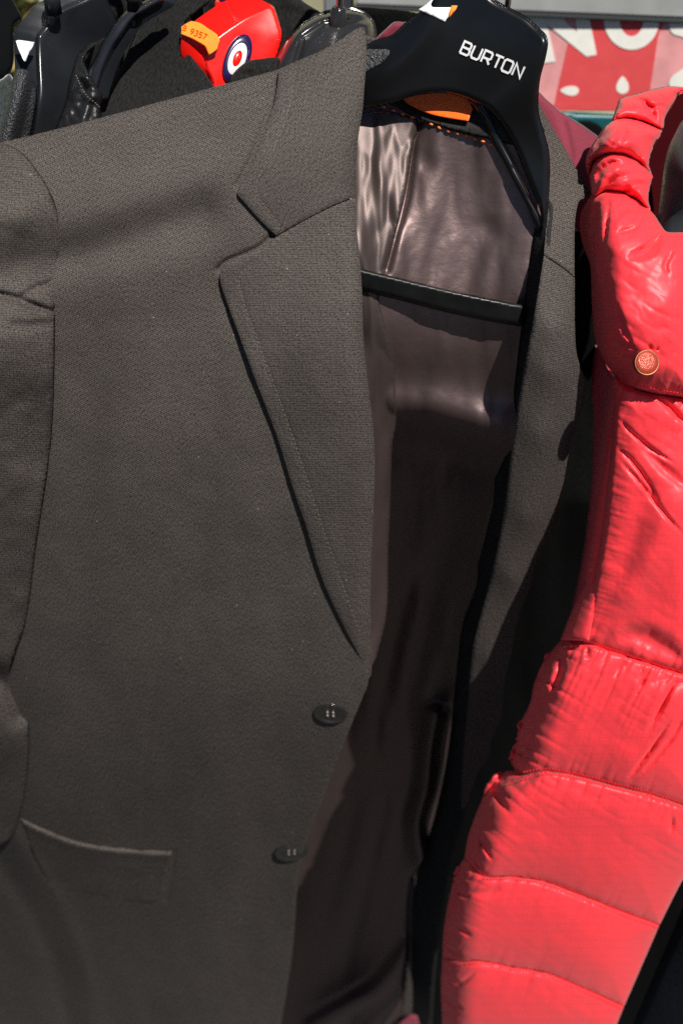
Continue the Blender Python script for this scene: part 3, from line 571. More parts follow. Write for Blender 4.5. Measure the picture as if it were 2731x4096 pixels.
def cornered(l): return [(*l[0][:2], 1)] + list(l[1:-1]) + [(*l[-1][:2], 1)]
def off(l, dx, dy): return [(p[0]+dx, p[1]+dy) for p in l]
def quilt(name, pts, h, w, rim=None, **k):
    return patch(name, pts, puff(pts, h, w, **k), RED, pj, step=7.5, thick=.002)
# lower baffles
F_ = cornered(S2) + [(2800, 2900)] + cornered(S3)[::-1] + [(2040, 3034), (2062, 2976), (2076, 2904), (2119, 2810), (2134, 2738), (2177, 2640)]
quilt('baffle', F_, .009, 150, seed=2, wr=.0006, side=[(2240, 2550), (2134, 2738), (2040, 3080)], gather=[(S2, .006, 24, 130), (S3, .0035, 30, 55), ([(2230, 2560), (2040, 3080)], .009, 34, 60)], folds=[([(2502, 2630), (2478, 2665), (2458, 2700)], .0035, 8), ([(2603, 2666), (2570, 2730), (2538, 2790)], .004, 8), ([(2704, 2716), (2650, 2820), (2588, 2920)], .0045, 9), ([(2676, 2889), (2600, 3000), (2516, 3106)], .005, 9), ([(2740, 2840), (2700, 2930), (2630, 3020), (2562, 3095)], .004, 9), ([(2350, 2585), (2345, 2640)], .003, 8), ([(2249, 2600), (2240, 2680), (2200, 2790)], .006, 16), ([(2180, 2760), (2130, 2850), (2125, 2960)], .005, 14), ([(2070, 2960), (2090, 3040), (2084, 3085)], .005, 10), ([(2110, 2900), (2118, 2990), (2110, 3050)], .004, 10)])
G_ = cornered(S3) + [(2800, 3420), (2731, 3515)] + cornered(S4)[::-1] + [(1874, 3337), (1917, 3221), (1961, 3130), (2020, 3085)]
quilt('baffle', G_, .009, 150, seed=3, wr=.0005, side=[(2040, 3060), (1917, 3221), (1850, 3440)], gather=[(S3, .0035, 30, 60), (S4, .0025, 40, 40), ([(2040, 3090), (1856, 3430)], .006, 34, 65)], folds=[([(1975, 3140), (1998, 3200), (2034, 3245)], .006, 12), ([(2080, 3140), (2130, 3110), (2170, 3100)], .003, 9), ([(1917, 3365), (1945, 3400), (1968, 3440)], .0035, 7), ([(1870, 3400), (1905, 3455), (1940, 3503)], .0045, 7), ([(1895, 3330), (1925, 3380), (1915, 3400)], .004, 9), ([(2689, 3265), (2684, 3300), (2680, 3335)], .003, 8)])
H_ = cornered(S4) + cornered(S5)[::-1] + [(1773, 3726), (1791, 3611), (1824, 3488)]
quilt('baffle', H_, .008, 140, seed=4, wr=.0005, side=[(1856, 3430), (1790, 3611), (1768, 3840)], gather=[(S4, .003, 34, 50), (S5, .0025, 40, 40), ([(1856, 3430), (1768, 3830)], .005, 34, 60)], folds=[([(1825, 3560), (1850, 3580), (1880, 3588)], .004, 10), ([(1812, 3690), (1850, 3722), (1887, 3748)], .0035, 8), ([(1780, 3784), (1812, 3806), (1846, 3828)], .0035, 7), ([(1850, 3560), (1900, 3575), (1960, 3570), (2010, 3545)], .003, 14)])
I_ = cornered(S5) + [(2466, 4096), (2440, 4180, 1), (1760, 4180, 1), (1766, 4096), (1762, 3943)]
quilt('baffle', I_, .008, 140, seed=6, wr=.0005, side=[(1768, 3830), (1762, 4000), (1762, 4180)], gather=[(S5, .003, 34, 50), ([(1768, 3830), (1762, 4150)], .005, 34, 60)], folds=[([(1775, 3905), (1838, 3932), (1900, 3888)], .0035, 9), ([(1770, 3960), (1800, 4010), (1850, 4040)], .003, 9)])
# body between collar and first seam, with its zip facing
E_ = [(2458, 1512, 1), (2495, 1535), (2585, 1565), (2731, 1589), (2800, 1598, 1), (2800, 2714, 1), (2731, 2697), (2610, 2661), (2466, 2614), (2330, 2568, 1), (2352, 2450), (2380, 2300), (2412, 2100), (2432, 1900), (2446, 1750)]
quilt('body', E_, .009, 110, seed=7, wr=.0008, gather=[(S1, .003, 40, 90), (S2, .0035, 34, 50), ([(2473, 1550), (2438, 2090), (2351, 2560)], .002, 20, 40)],
      folds=[([(2476, 1680), (2530, 1735), (2610, 1800), (2690, 1850)], .0030, 8), ([(2470, 1790), (2534, 1852), (2590, 1930), (2640, 2020)], .0030, 8), ([(2480, 1845), (2569, 1942), (2660, 2060), (2740, 2150)], .0028, 9), ([(2629, 1590), (2680, 1630), (2740, 1700)], .0045, 12), ([(2560, 1780), (2660, 1880), (2760, 1960)], .003, 20),
             ([(2770, 1950), (2600, 2200), (2470, 2440)], -.005, 80), ([(2600, 1900), (2540, 2150), (2450, 2380)], .003, 60), ([(2460, 2560), (2540, 2540), (2640, 2580), (2740, 2640)], .006, 40)])
Z_ = [(2449, 1505), (2473, 1540), (2466, 1750), (2452, 1900), (2436, 2100), (2404, 2300), (2374, 2450), (2353, 2566, 1), (2300, 2562), (2240, 2560, 1), (2262, 2500), (2287, 2440), (2343, 2316), (2370, 2260), (2396, 2160), (2400, 2080), (2412, 1960), (2436, 1740), (2446, 1600)]
zf = puff(Z_, .002, 40, seed=8, wr=.0012, side=[(2440, 1505), (2420, 1740), (2370, 2160), (2250, 2440), (2200, 2560)])
patch('zip_facing', Z_, lambda x, y: zf(x, y) - .0075, RED, pj, step=9, thick=.002, rnd=(10, .001))
IN_ = [(2380, 1380), (2440, 1500), (2470, 1560), (2470, 1750), (2440, 2050), (2400, 2300), (2300, 2560), (2260, 2560), (2290, 2400), (2330, 2200), (2360, 1950), (2372, 1700), (2365, 1480)]
patch('inner_side', IN_, lambda x, y: pD0(x, y) + .05 + .16*np.clip((2440 - (y-1500)*.15 - x) / 110, -.3, 1.2), RED, pj, step=14, thick=.002)
# collar: lower puffed leaf and the twisted roll above it
Dm = [(2317, 889), (2322, 850), (2335, 826), (2368, 780), (2425, 758), (2480, 765), (2545, 792), (2592, 834), (2620, 866), (2645, 905), (2664, 926), (2731, 928), (2800, 930, 1), (2800, 1604, 1), (2731, 1592), (2660, 1582), (2585, 1568), (2495, 1538), (2448, 1491), (2406, 1431), (2376, 1342), (2364, 1193), (2358, 1060), (2340, 1010), (2324, 960)]
quilt('collar', Dm, .022, 130, seed=11, wr=.0012, side=[(2320, 860), (2340, 1010), (2364, 1193), (2400, 1430), (2450, 1495)], gather=[(S1, .006, 20, 60), ([(2430, 765), (2600, 840)], .004, 40, 90)],
      folds=[([(2390, 800), (2372, 900), (2376, 1000), (2400, 1090)], .007, 16), ([(2520, 1030), (2600, 1000), (2640, 930)], .008, 18), ([(2400, 1010), (2470, 1060), (2505, 1200), (2480, 1330)], .003, 60), ([(2430, 1350), (2490, 1375), (2530, 1390)], .004, 12), ([(2600, 1380), (2598, 1400)], .003, 8), ([(2628, 1390), (2632, 1402)], .003, 10), ([(2455, 860), (2540, 830), (2600, 870)], .004, 18), ([(2436, 800), (2424, 895), (2416, 975)], .0035, 8), ([(2525, 1014), (2590, 985), (2646, 931)], .006, 9), ([(2466, 1217), (2490, 1310), (2531, 1383)], .003, 10), ([(2690, 1000), (2660, 1060), (2672, 1100)], .003, 9), ([(2395, 1120), (2410, 1240), (2430, 1330)], .003, 14), ([(2560, 1440), (2510, 1420), (2470, 1425)], .002, 7), ([(2470, 930), (2540, 910)], .003, 8)])
Cc = [(2372, 790), (2358, 740), (2356, 700), (2364, 655), (2392, 625), (2436, 610), (2490, 612), (2545, 634), (2585, 665), (2606, 700), (2608, 715), (2597, 760), (2592, 800), (2598, 838), (2570, 822), (2530, 795), (2480, 775), (2430, 768)]
quilt('collar_roll', Cc, .024, 75, seed=12, wr=.0034, folds=[([(2380, 760), (2400, 690), (2450, 650), (2500, 660)], .006, 14), ([(2400, 780), (2450, 720), (2510, 700)], .004, 16), ([(2480, 780), (2540, 740), (2600, 745)], .005, 14), ([(2440, 790), (2500, 760), (2570, 800)], .004, 10)])
Bb = [(2347, 690), (2341, 640), (2359, 592), (2387, 550), (2420, 503), (2452, 480), (2500, 470), (2560, 480), (2610, 500), (2646, 520), (2640, 545), (2618, 580), (2600, 630), (2596, 665), (2610, 712), (2590, 690), (2548, 650), (2492, 622), (2436, 618), (2392, 634), (2368, 660), (2358, 705)]
quilt('collar_roll', Bb, .024, 70, seed=13, wr=.0034, folds=[([(2370, 640), (2400, 560), (2470, 500)], .005, 14), ([(2440, 600), (2490, 540), (2500, 500)], .006, 22), ([(2560, 640), (2575, 570), (2600, 530)], .006, 24)])
Aa = [(2466, 420), (2472, 402), (2489, 389), (2540, 376), (2606, 357), (2676, 345), (2731, 348), (2800, 352, 1), (2800, 380), (2720, 372), (2690, 420), (2660, 470), (2648, 522), (2600, 503), (2550, 485), (2500, 476), (2452, 486), (2440, 492), (2450, 466)]
quilt('collar_roll', Aa, .022, 60, seed=14, wr=.0040, folds=[([(2490, 392), (2560, 400), (2600, 425), (2650, 425)], .006, 10), ([(2560, 415), (2600, 450), (2640, 500)], .005, 12), ([(2580, 400), (2610, 440), (2615, 480)], .004, 12)])
IC = [(2690, 395), (2731, 372), (2830, 372), (2830, 960), (2662, 940), (2600, 850), (2585, 770), (2600, 690), (2590, 640), (2630, 540), (2650, 480)]
patch('collar_inside', IC, lambda x, y: pD0(x, y) + .10, simple('red collar lining with painted shade', (.026, .002, .003), .95, .02), pj, step=14, thick=.003)  # red lining coloured near black for the shadow inside the collar
# stitch rows along the seams
pst = lambda x, y: pD0(x, y) - .0035
for ln_, dy in ((S3, -10), (S3, 12), (S4, 11), (S5, 11)):
    stitches('seam_stitching', off(ln_, 0, dy)[1:], lambda x, y: pD0(x, y) - .0055, REDTH, pj, 13, 7)
stitches('seam_stitching', off(S1, 12, -16), lambda x, y: pD0(x, y) - .0125, REDTH, pj, 13, 7)
# snap
colf = puff(Dm, .026, 130, seed=11, wr=.0)
sc_ = W(2584, 1451, colf(np.array([2584.]), np.array([1451.]))[0] - .003)
sn = np.array([.10, -.80, .62]); sr = .0064
snap = lathe('snap_fastener', [(sr*.96, -.003), (sr, -.0005), (sr*1.0, .0006), (sr*.965, .0010), (sr*.93, .0009)], sc_, sn, simple('worn brass', (.24, .105, .055), .42, .5, .85, var=.2, vscale=300), pj)
cap = lathe('cap', [(sr*.93, .0006), (sr*.90, .0010), (sr*.5, .0014), (sr*.02, .0015)], sc_, sn, None, snap)
hm, t_, p_, N_, L_ = nodes('hammered orange enamel')
p_.inputs['Base Color'].default_value = (.36, .045, .02, 1); p_.inputs['Metallic'].default_value = .2; p_.inputs['Roughness'].default_value = .36
tc_ = N_('ShaderNodeTexCoord'); vo_ = N_('ShaderNodeTexVoronoi'); vo_.inputs['Scale'].default_value = 1500; L_(tc_.outputs['Object'], vo_.inputs[0])
bm_ = N_('ShaderNodeBump'); bm_.inputs['Strength'].default_value = .6; bm_.inputs['Distance'].default_value = .0003; L_(vo_.outputs['Distance'], bm_.inputs['Height']); L_(bm_.outputs[0], p_.inputs['Normal'])
cap.data.materials.append(hm)

# hanger inside the puffer, navy garment behind it
gh = thing('clothes_hanger', 'dark grey plastic hanger end inside the red puffer collar', 'hanger', W(2720, 600, .64))
patch('body', [(2830, 420), (2731, 479), (2700, 530), (2674, 586), (2656, 657), (2641, 776), (2629, 866), (2622, 960), (2640, 1060), (2830, 1080)], tps([(2640, 776, .718), (2740, 700, .690), (2830, 500, .712), (2830, 760, .684), (2630, 1000, .690), (2800, 1000, .665)]), simple('mid grey plastic', (.055, .065, .075), .4, .5, var=.15, vscale=40), gh, step=10, rnd=(60, .014), shift=(30, -10, .03))
nv = thing('navy_garment', 'dark navy cloth garment at the lower right behind the red puffer', 'garment', W(2700, 3900, .64))
patch('body', [(2860, 3400), (2790, 3520), (2731, 3625), (2682, 3741), (2610, 3907), (2530, 4096), (2500, 4180, 1), (2860, 4180, 1)], tps([(2731, 3625, .68), (2530, 4096, .72), (2860, 3700, .65), (2860, 4180, .68), (2650, 4000, .69)]), NAVY, nv, step=14, rnd=(40, .012))
# maroon garment behind the suit jacket
mg = thing('maroon_garment', 'maroon cotton garment showing between the suit jacket collar and the red puffer', 'garment', W(2250, 500, .80))
mdart = groove([(2235, 430), (2262, 520), (2285, 620)], .002, 14)
mD = tps([(2150, 364, .80), (2250, 450, .785), (2400, 560, .78), (2300, 640, .755), (2150, 640, .775), (2400, 800, .75)])
patch('shoulder', [(2100, 330), (2151, 364), (2185, 398), (2225, 432), (2242, 447), (2326, 499), (2400, 552), (2470, 600), (2470, 900), (2250, 900), (2100, 560)], lambda x, y: mD(x, y) + mdart(x, y), MAROON, mg, step=11, thick=.002, rnd=(18, .006))
patch('collar', [(1470, 190), (1503, 154), (1545, 112), (1572, 90), (1590, 86), (1620, 88), (1700, 60), (1720, 200), (1500, 260)], lambda x, y: .80 + 0*x + .004*noise(x/60, y/60, 3), MAROON, mg, step=9, thick=.002, rnd=(14, .005))

# ------------------------------------------------------------------ the hangers and garments along the top left
h1 = thing('clothes_hanger', 'broad dark plastic hanger with a torn white sticker and pebbled grip at the upper left', 'hanger', W(300, 100, .74))
f1 = tps([(140, 140, .735), (420, 0, .765), (150, 400, .715), (130, 560, .712), (450, 300, .768), (300, 200, .752)])
o1 = [(142, 150), (148, 132), (165, 112), (184, 88), (230, 36), (300, 2), (420, -40), (440, 20), (467, 73), (500, 200), (480, 420), (400, 600), (110, 640), (118, 590), (128, 536), (142, 430), (148, 360), (143, 250)]
patch('body', o1, f1, GREYP, h1, step=7, rnd=(26, .010), shift=(-84, -18, .006))
patch('grip_pad', [(61, 280), (75, 274), (95, 275), (115, 285), (130, 312), (146, 345), (149, 370), (146, 420), (136, 480), (126, 536), (112, 610), (-20, 620), (2, 520), (28, 430), (45, 350)], lambda x, y: f1(x, y) + .0035 - .008*np.sin(np.clip((x - np.interp(y, [280, 620], [58, -20])) / 90, 0, 1)*math.pi), GRIP, h1, step=7, rnd=(10, .002), thick=.003)
patch('price_sticker', [(66, 164, 1), (74, 160), (140, 169, 1), (134, 186), (120, 208), (112, 225), (104, 246), (96, 240), (88, 222), (76, 196)], lambda x, y: f1(x, y) - .0005 + 0*x, PAPER, h1, step=6, thick=.0003, label='torn white price sticker')
lathe('hook_socket', [(.0045, -.006), (.0042, .004), (.003, .006)], W(210, 8, .742), (0, 0, 1), GREYP, h1, 24); hook(210, 4, 212, -60, .742, .0019, h1)
h0 = thing('clothes_hanger', 'matt black hanger cut off by the left edge of the photo', 'hanger', W(-30, 100, .80))
patch('body', [(-120, -60), (20, -60), (50, -10), (70, 30), (88, 72), (62, 98), (58, 170), (56, 250), (36, 302), (0, 326), (-120, 350)], lambda x, y: .78 + 0*x, BLACKP, h0, step=9, rnd=(10, .002), shift=(-40, -10, .012))
hook(-40, -50, -38, -100, .786, .0018, h0)
gg = thing('green_grey_garment', 'dark green grey cloth garment at the left edge below the matt black hanger', 'garment', W(-20, 450, .76))
patch('shoulder', [(-150, 350), (0, 320), (38, 296), (60, 330), (60, 500), (40, 640), (-150, 640)], lambda x, y: .77 - (y-300)*.00006, GRNCLOTH, gg, step=10, rnd=(24, .006))
lj = thing('leather_jacket', 'black leather jacket with a rolled collar edge beside the broad dark hanger', 'jacket', W(350, 400, .71))
lD = tps([(325, 210, .728), (409, 149, .752), (276, 333, .712), (340, 300, .706), (400, 400, .702), (240, 540, .690), (340, 540, .684), (410, 480, .698)])
patch('collar', [(412, 140), (409, 152), (385, 162), (364, 172), (325, 203), (305, 232), (293, 270), (276, 333), (264, 402), (240, 470), (216, 540), (210, 620), (420, 620), (412, 500), (409, 475), (402, 421), (411, 383), (392, 348), (362, 306), (341, 264), (338, 237), (356, 207), (380, 188), (404, 166)], lambda x, y: lD(x, y) + .002*fbm(x/50, y/60, 77) - .004*np.exp(-((x - np.interp(y, [300, 360, 520], [352, 372, 320]))/26)**2), LEATHER, lj, step=7, rnd=(22, .006), thick=.003)
stitches('collar_stitching', [(305, 300), (318, 330), (330, 356), (350, 385), (380, 410), (402, 432)], lambda x, y: lD(x, y) - .0045, DTHREAD, lj, 12, 7)
patch('collar_inside', [(404, 160), (430, 150), (420, 250), (385, 340), (350, 280), (338, 240), (360, 200)], lambda x, y: .742 + 0*x, LEATHER, lj, step=8, thick=.002)
h2 = thing('clothes_hanger', 'thin black plastic hanger arm above the black leather collar', 'hanger', W(500, 60, .76))
patch('body', [(352, 283), (375, 245), (413, 161), (436, 125), (459, 92), (490, 60), (513, 38), (545, 20), (600, -8), (640, -30), (660, 0), (600, 40), (547, 72), (520, 100), (500, 130), (475, 165), (459, 190), (421, 276), (400, 345), (388, 380), (350, 340)], lambda x, y: .738 - (y - 100)*.00006, GREYP, h2, step=6, rnd=(20, .007), shift=(40, 16, .010))
lathe('hook_socket', [(.0042, -.006), (.004, .003), (.0046, .0034), (.0046, .006), (.003, .007)], W(540, 26, .745), (.05, 0, 1), BLACKP, h2, 24); hook(540, 10, 544, -60, .745, .0018, h2)
bc = thing('wool_coat', 'black felted wool coat draped over the red hanger', 'coat', W(700, 200, .77))
patch('coat_back', [(430, -80), (1020, -80), (1160, -30), (1230, 18), (1288, 54), (1320, 90), (1300, 300), (1100, 460), (760, 460), (430, 420)], lambda x, y: .815 - (y-50)*.00004 + .003*fbm(x/130, y/150, 90), BWOOL, bc, step=11, rnd=(30, .008), thick=.003)
patch('lapel', [(660, -80), (800, -60), (836, 5), (800, 40), (762, 72), (745, 90), (731, 140), (745, 175), (783, 238), (820, 292), (860, 350), (900, 420), (880, 480), (380, 560), (396, 470), (402, 420), (430, 375), (470, 300), (520, 190), (570, 80), (620, -10)], tps([(630, -40, .79), (800, 0, .775), (740, 140, .755), (860, 350, .728), (400, 440, .735), (550, 200, .765), (640, 300, .742)]), BWOOL, bc, step=9, rnd=(18, .006), thick=.003, uvrot=20)
patch('collar_flap', [(900, 420), (915, 330), (921, 312), (945, 280), (966, 261), (985, 248), (1002, 241), (1050, 234), (1104, 229), (1125, 240), (1110, 290), (1060, 400)], lambda x, y: .724 - (y-300)*.00006 + .0015*fbm(x/50, y/50, 95), BWOOL, bc, step=7, rnd=(16, .005), thick=.003)
h3 = thing('clothes_hanger', 'glossy red hanger with a blue and white roundel and orange price sticker', 'hanger', W(900, 40, .765))
f3 = tps([(870, 138, .750), (979, 63, .760), (1073, 20, .768), (1131, 138, .760), (860, 360, .735), (1060, 360, .745), (960, 230, .748)])
patch('body', [(823, 200), (835, 172), (870, 138), (925, 98), (979, 63), (1030, 38), (1068, 22), (1085, 20), (1098, 30), (1118, 85), (1131, 138), (1118, 200), (1095, 270), (1070, 380), (868, 400), (845, 320), (822, 268)], f3, REDP, h3, step=7, rnd=(14, .0035), shift=(-96, -50, .008))
lathe('hook_socket', [(.0062, -.010), (.0052, -.004), (.0050, .0035), (.0042, .0045), (.003, .0042)], W(896, 36, .772), (.03, .1, 1), REDP, h3, 32); hook(895, 6, 896, -60, .772, .0024, h3, NAVYP)
def disc(name, k0, k1, lift, mat, thick_):
    n = 56; V, F = [], []; c = np.array([950, 234.]); a = np.array([33., -97.]); b = np.array([49., 12.])
    ks = [(k1*.99, -.0012), (k1, 0), (k1, thick_*.6), (k1*.96, thick_), (max(k0, .02), thick_)]
    for kk, h_ in ks:
        for i in range(n):
            an = 2*math.pi*i/n; p = c + kk*(a*math.cos(an) + b*math.sin(an)); V.append(W(p[0], p[1], f3(p[0], p[1]) - lift - h_))
    for j in range(len(ks)-1):
        for i in range(n): F.append((j*n+i, j*n+(i+1) % n, (j+1)*n+(i+1) % n, (j+1)*n+i))
    if k0 <= .02: F.append(tuple((len(ks)-1)*n+i for i in range(n)))
    return link(name, mesh_from(name, np.array(V) - base(h3), F), mat, h3)
disc('roundel_ring', .66, 1.0, .0004, NAVYP, .0022).__setitem__('label', 'navy outer ring of the roundel'); disc('roundel_ring', .33, .70, .0010, WHITEP, .0012).__setitem__('label', 'white middle ring of the roundel'); disc('roundel_center', .0, .36, .0010, REDP, .0008)
st3 = [(725, 107, 1), (727, 122, 1), (724, 135, 1), (770, 154), (818, 181, 1), (824, 190), (836, 219, 1), (852, 209), (868, 196), (872, 180), (879, 161), (874, 148), (866, 136), (835, 115), (800, 92), (765, 84, 1), (745, 94)]
sD3 = lambda x, y: np.where(x < 835, f3(x, y)*0 + .7485 + (835 - x)*.00003, f3(x, y)) - .0012
sD3b = tps([(724, 120, .7490), (765, 90, .7515), (790, 135, .7465), (818, 180, .7415), (866, 140, .7445), (836, 218, .7385), (878, 165, .742)])
patch('price_sticker', st3, sD3b, ORANGE, h3, step=6, thick=.0003, label='orange paper price sticker reading 9357')
lettering('sticker_number', '9357', (759, 134), (62, 24), (9, -20), sD3b, OTEXT, h3, sw=.15, lift=.0004)
lettering('sticker_number', 'B', (732, 120), (11, 3), (5, -18), sD3b, OTEXT, h3, sw=.15, lift=.0004)
h4 = thing('clothes_hanger', 'smoky grey translucent looking hanger with a steel hook behind the suit collar', 'hanger', W(1360, 60, .74))
f4 = tps([(1079, 281, .722), (1178, 121, .742), (1369, 38, .755), (1487, 83, .752), (1500, 153, .742), (1250, 250, .720), (1420, 180, .734)])
patch('body', [(1060, 320), (1079, 281), (1108, 228), (1136, 175), (1155, 145), (1178, 121), (1229, 80), (1273, 59), (1318, 48), (1369, 38), (1407, 37), (1455, 53), (1487, 83), (1498, 118), (1500, 153), (1490, 240), (1420, 330), (1100, 400)], lambda x, y: f4(x, y) + .004*np.exp(-((segdist(np.stack([x, y], -1), np.array([[1170., 300.], [1215., 150.], [1300., 95.], [1480., 75.]]), False))/14)**2), SMOKE, h4, step=7, rnd=(46, .014), shift=(6, -4, .022))
lathe('hook_socket', [(.0050, -.010), (.0044, -.004), (.0040, .0035), (.0032, .0045), (.002, .0042)], W(1353, 62, .748), (.06, .05, 1), SMOKE, h4, 32); hook(1356, 36, 1364, -60, .748, .0019, h4)
# black sheets added to stand for shade in the gaps behind the suit jacket
bk = thing('black_backing', 'black backing sheet added for the shaded gap behind the suit jacket hanger', 'coat', W(1600, 300, .86))
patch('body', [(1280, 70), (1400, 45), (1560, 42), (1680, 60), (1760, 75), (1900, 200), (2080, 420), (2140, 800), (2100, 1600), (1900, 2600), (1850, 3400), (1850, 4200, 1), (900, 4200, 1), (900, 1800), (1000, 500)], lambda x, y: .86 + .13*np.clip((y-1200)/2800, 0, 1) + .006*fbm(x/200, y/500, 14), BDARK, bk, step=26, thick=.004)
bk2 = thing('gap_backing', 'black backing sheet added for the shaded gap between the suit jacket and red puffer', 'garment', W(2100, 3000, .78))
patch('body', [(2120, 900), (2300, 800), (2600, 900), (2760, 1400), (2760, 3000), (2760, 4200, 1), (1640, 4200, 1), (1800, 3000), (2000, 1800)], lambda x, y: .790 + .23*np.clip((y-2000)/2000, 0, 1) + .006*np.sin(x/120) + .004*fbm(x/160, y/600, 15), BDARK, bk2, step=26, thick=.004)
mh = thing('maroon_cloth', 'scrap of maroon cloth at the bottom edge below the suit jacket hem', 'garment', W(1640, 4090, .94))
patch('body', [(1590, 4110), (1620, 4080), (1650, 4066), (1668, 4072), (1690, 4180, 1), (1560, 4180, 1)], lambda x, y: .94 + 0*x, MAROON, mh, step=9, thick=.003)

# ------------------------------------------------------------------ background: stall frame, banner, crate, wall, shrub
def flat(name, pts, D, mat, root, thick=.0003, step=20, corners=False):
    return patch(name, [(*p[:2], 1) for p in pts] if corners else pts, D, mat, root, step=step, thick=thick, smooth=False)
bm = thing('stall_beam', 'brushed grey metal beam across the top right above the banner', 'beam', W(2100, 40, 1.12))
# built as a straight bar in world space
pa, pb = W(1425, 38, 1.292), W(2790, 95, 1.204)
def bar(name, a, b, h, d, z0, mat, root, bev=.0015):
    a, b = np.array(a), np.array(b); L = np.linalg.norm((b - a)[:2]); yaw = math.atan2(b[1]-a[1], b[0]-a[0]); c = (a + b) / 2
    o = box(name, (0, 0, 0), (L, d, h), mat, None, 0, bev); rollm = Matrix.Rotation(yaw, 4, 'Z') @ Matrix.Rotation(-math.atan2(b[2]-a[2], L), 4, 'Y')
    o.parent = root; o.matrix_local = Matrix.Translation(Vector(c + np.array([0, 0, z0])) - Vector(base(root))) @ rollm; return o
bar('beam_face', pa, pb, .075, .022, .046, ALU, bm)
bar('beam_lip', pa, pb, .004, .026, .006, ALUD, bm)  # lip coloured dark for the shadow line under the beam
ps = thing('metal_post', 'grey painted metal post standing behind the smoky hanger', 'post', (*W(1330, 60, 1.30)[:2], 0))
x_, y_, _ = W(1322, 60, 1.30); box('post', (x_, y_, .8), (.013, .02, 1.6), POSTM, ps)
x2_, y2_, _ = W(1385, 60, 1.31); box('post_flange', (x2_, y2_, .8), (.014, .004, 1.58), simple('pale painted steel', (.42, .44, .44), .5), ps)
bn = thing('vinyl_banner', 'red and pink vinyl banner with large white letters NO behind the stall', 'banner', W(2400, 260, 1.2))
bD = tps([(1850, 80, 1.26), (2731, 90, 1.20), (1850, 440, 1.24), (2731, 440, 1.18), (2300, 260, 1.22)])
Z = lambda a: [(2000 + x*.4662, y*.4662) for x, y in a]
LB = lambda k: (lambda x, y: bD(x, y) - .0004*k)
flat('sheet', [(1850, 30), (2900, 60), (2900, 452), (2600, 448), (2214, 441), (1850, 430)], LB(0), PINK, bn, corners=True, thick=.0015)
flat('red_panel', Z([(700, 120), (1420, 130), (1350, 320), (1318, 540), (1290, 720), (1270, 940), (452, 950), (500, 720), (580, 370)]), LB(1), BRED, bn, corners=True)
flat('red_panel', [(2214, 436), (2215, 415), (2920, 420), (2920, 452), (2600, 447)], LB(1.4), BRED, bn, corners=True)
flat('letter', Z([(385, 120), (400, 205), (470, 530), (370, 542), (200, 560), (180, 120)]), LB(2), BWHITE, bn, corners=True)
flat('letter', Z([(385, 120), (540, 120), (560, 190), (655, 275), (640, 120), (755, 120), (825, 470), (738, 486), (405, 215)]), LB(2.5), BWHITE, bn, corners=True)
def ring(name, c, ro, ri, mat):
    n = 60; V, F = [], []
    for (rx, ry), dz in ((ro, .001), (ro, 0), (ri, 0), (ri, .001)):
        for i in range(n):
            a = 2*math.pi*i/n; x, y = c[0] + rx*math.cos(a), c[1] + ry*math.sin(a); V.append(W(x, y, bD(x, y) - .0011 + dz*.3))
    for j in range(3):
        for i in range(n): F.append((j*n+i, j*n+(i+1) % n, (j+1)*n+(i+1) % n, (j+1)*n+i))
    return link(name, mesh_from(name, np.array(V) - base(bn), F, smooth=False), mat, bn)
ring('letter', (2000 + 1124*.4662, 165*.4662), (237*.4662, 262*.4662), (102*.4662, 146*.4662), BWHITE)
flat('seed', Z([(512, 776), (545, 752), (600, 738), (650, 745), (674, 778), (650, 812), (600, 820), (545, 802)]), LB(2), BWHITE, bn, step=8)
flat('seed', Z([(1046, 655), (1080, 690), (1100, 740), (1092, 785), (1048, 806), (1004, 785), (994, 740), (1014, 690)]), LB(2), BWHITE, bn, step=8)
flat('white_spot', Z([(1445, 720), (1470, 660), (1520, 620), (1600, 570), (1750, 570), (1750, 760), (1600, 780), (1480, 770)]), LB(2), BWHITE, bn, step=10)
flat('white_spot', Z([(1450, 240), (1480, 290), (1540, 310), (1620, 330), (1700, 200), (1460, 180)]), LB(2), BWHITE, bn, step=10)
tc = thing('plastic_crate', 'teal plastic crate with a hand hole painted black below the banner', 'crate', W(2380, 480, 1.16))
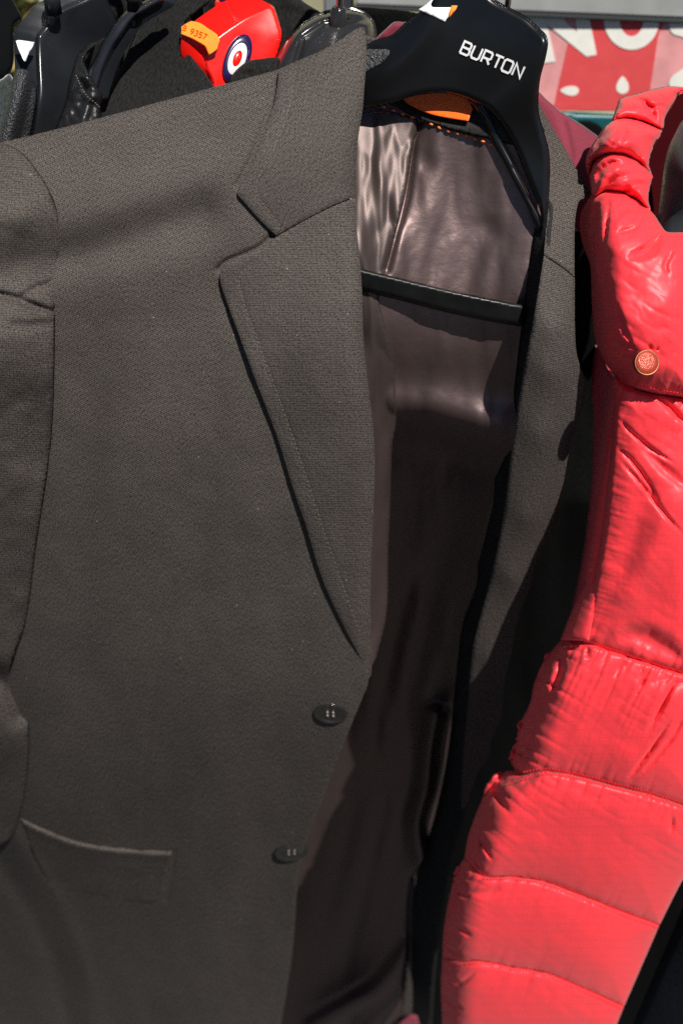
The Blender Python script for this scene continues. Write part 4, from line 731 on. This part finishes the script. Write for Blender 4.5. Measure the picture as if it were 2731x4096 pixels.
tD = lambda x, y: 1.14 + 0*x
patch('crate_wall', [(2150, 443, 1), (2240, 445), (2560, 462, 1), (2560, 640, 1), (2150, 640, 1)], tD, TEAL, tc, step=14, rnd=(12, .004), thick=.01)
patch('hand_hole_shade', [(2296, 500), (2320, 487), (2355, 486), (2390, 500), (2418, 530), (2425, 600), (2300, 600)], lambda x, y: 1.1375 + 0*x, HOLE, tc, step=8, thick=.002)  # black patch on the wall paints the shade of the hole
wl = thing('rendered_wall', 'mottled cream wall far behind the clothes at the top', 'wall', (0, 3.6, 0)); box('wall_face', (0, 3.6, 1.3), (7, .2, 2.6), WALLM, wl, bev=.01)
sb = thing('leafy_shrub', 'blurred yellow green shrub behind the hangers at the top left', 'shrub', (*W(120, 20, 2.3)[:2], 0))
random.seed(9); V, F, V2, F2 = [], [], [], []
cx_, cy_, cz_ = W(120, 20, 2.3)
for i in range(420):
    u = np.array([random.gauss(0, .16), random.gauss(0, .12), random.gauss(-.12, .20)]); c = np.array([cx_, cy_, cz_]) + u
    n_ = np.array([random.uniform(-1, 1), random.uniform(-1, .2), random.uniform(-.3, 1)]); n_ /= np.linalg.norm(n_); a = np.cross(n_, [.3, .1, 1]); a /= np.linalg.norm(a); b = np.cross(n_, a); L_ = random.uniform(.03, .055)
    VV, FF = (V, F) if i % 3 == 0 else (V2, F2); k = len(VV)
    VV += [c - b*L_, c + a*L_*.45 + n_*.006, c + b*L_, c - a*L_*.45 + n_*.006]; FF += [(k, k+1, k+2), (k, k+2, k+3)]
o = link('foliage', mesh_from('foliage', np.array(V) - base(sb), F, smooth=False), LEAF, sb); o['kind'] = 'stuff'
o = link('foliage', mesh_from('foliage', np.array(V2) - base(sb), F2, smooth=False), LEAFY, sb); o['kind'] = 'stuff'
for k in range(3): tube('stem', [(cx_ + .03*k - .03, cy_, 0), (cx_ + .04*k - .04, cy_ + .02, cz_*.5), (cx_ + .10*k - .10, cy_ + .03*k, cz_)], [.012, .009, .004], BARK, sb, 8)
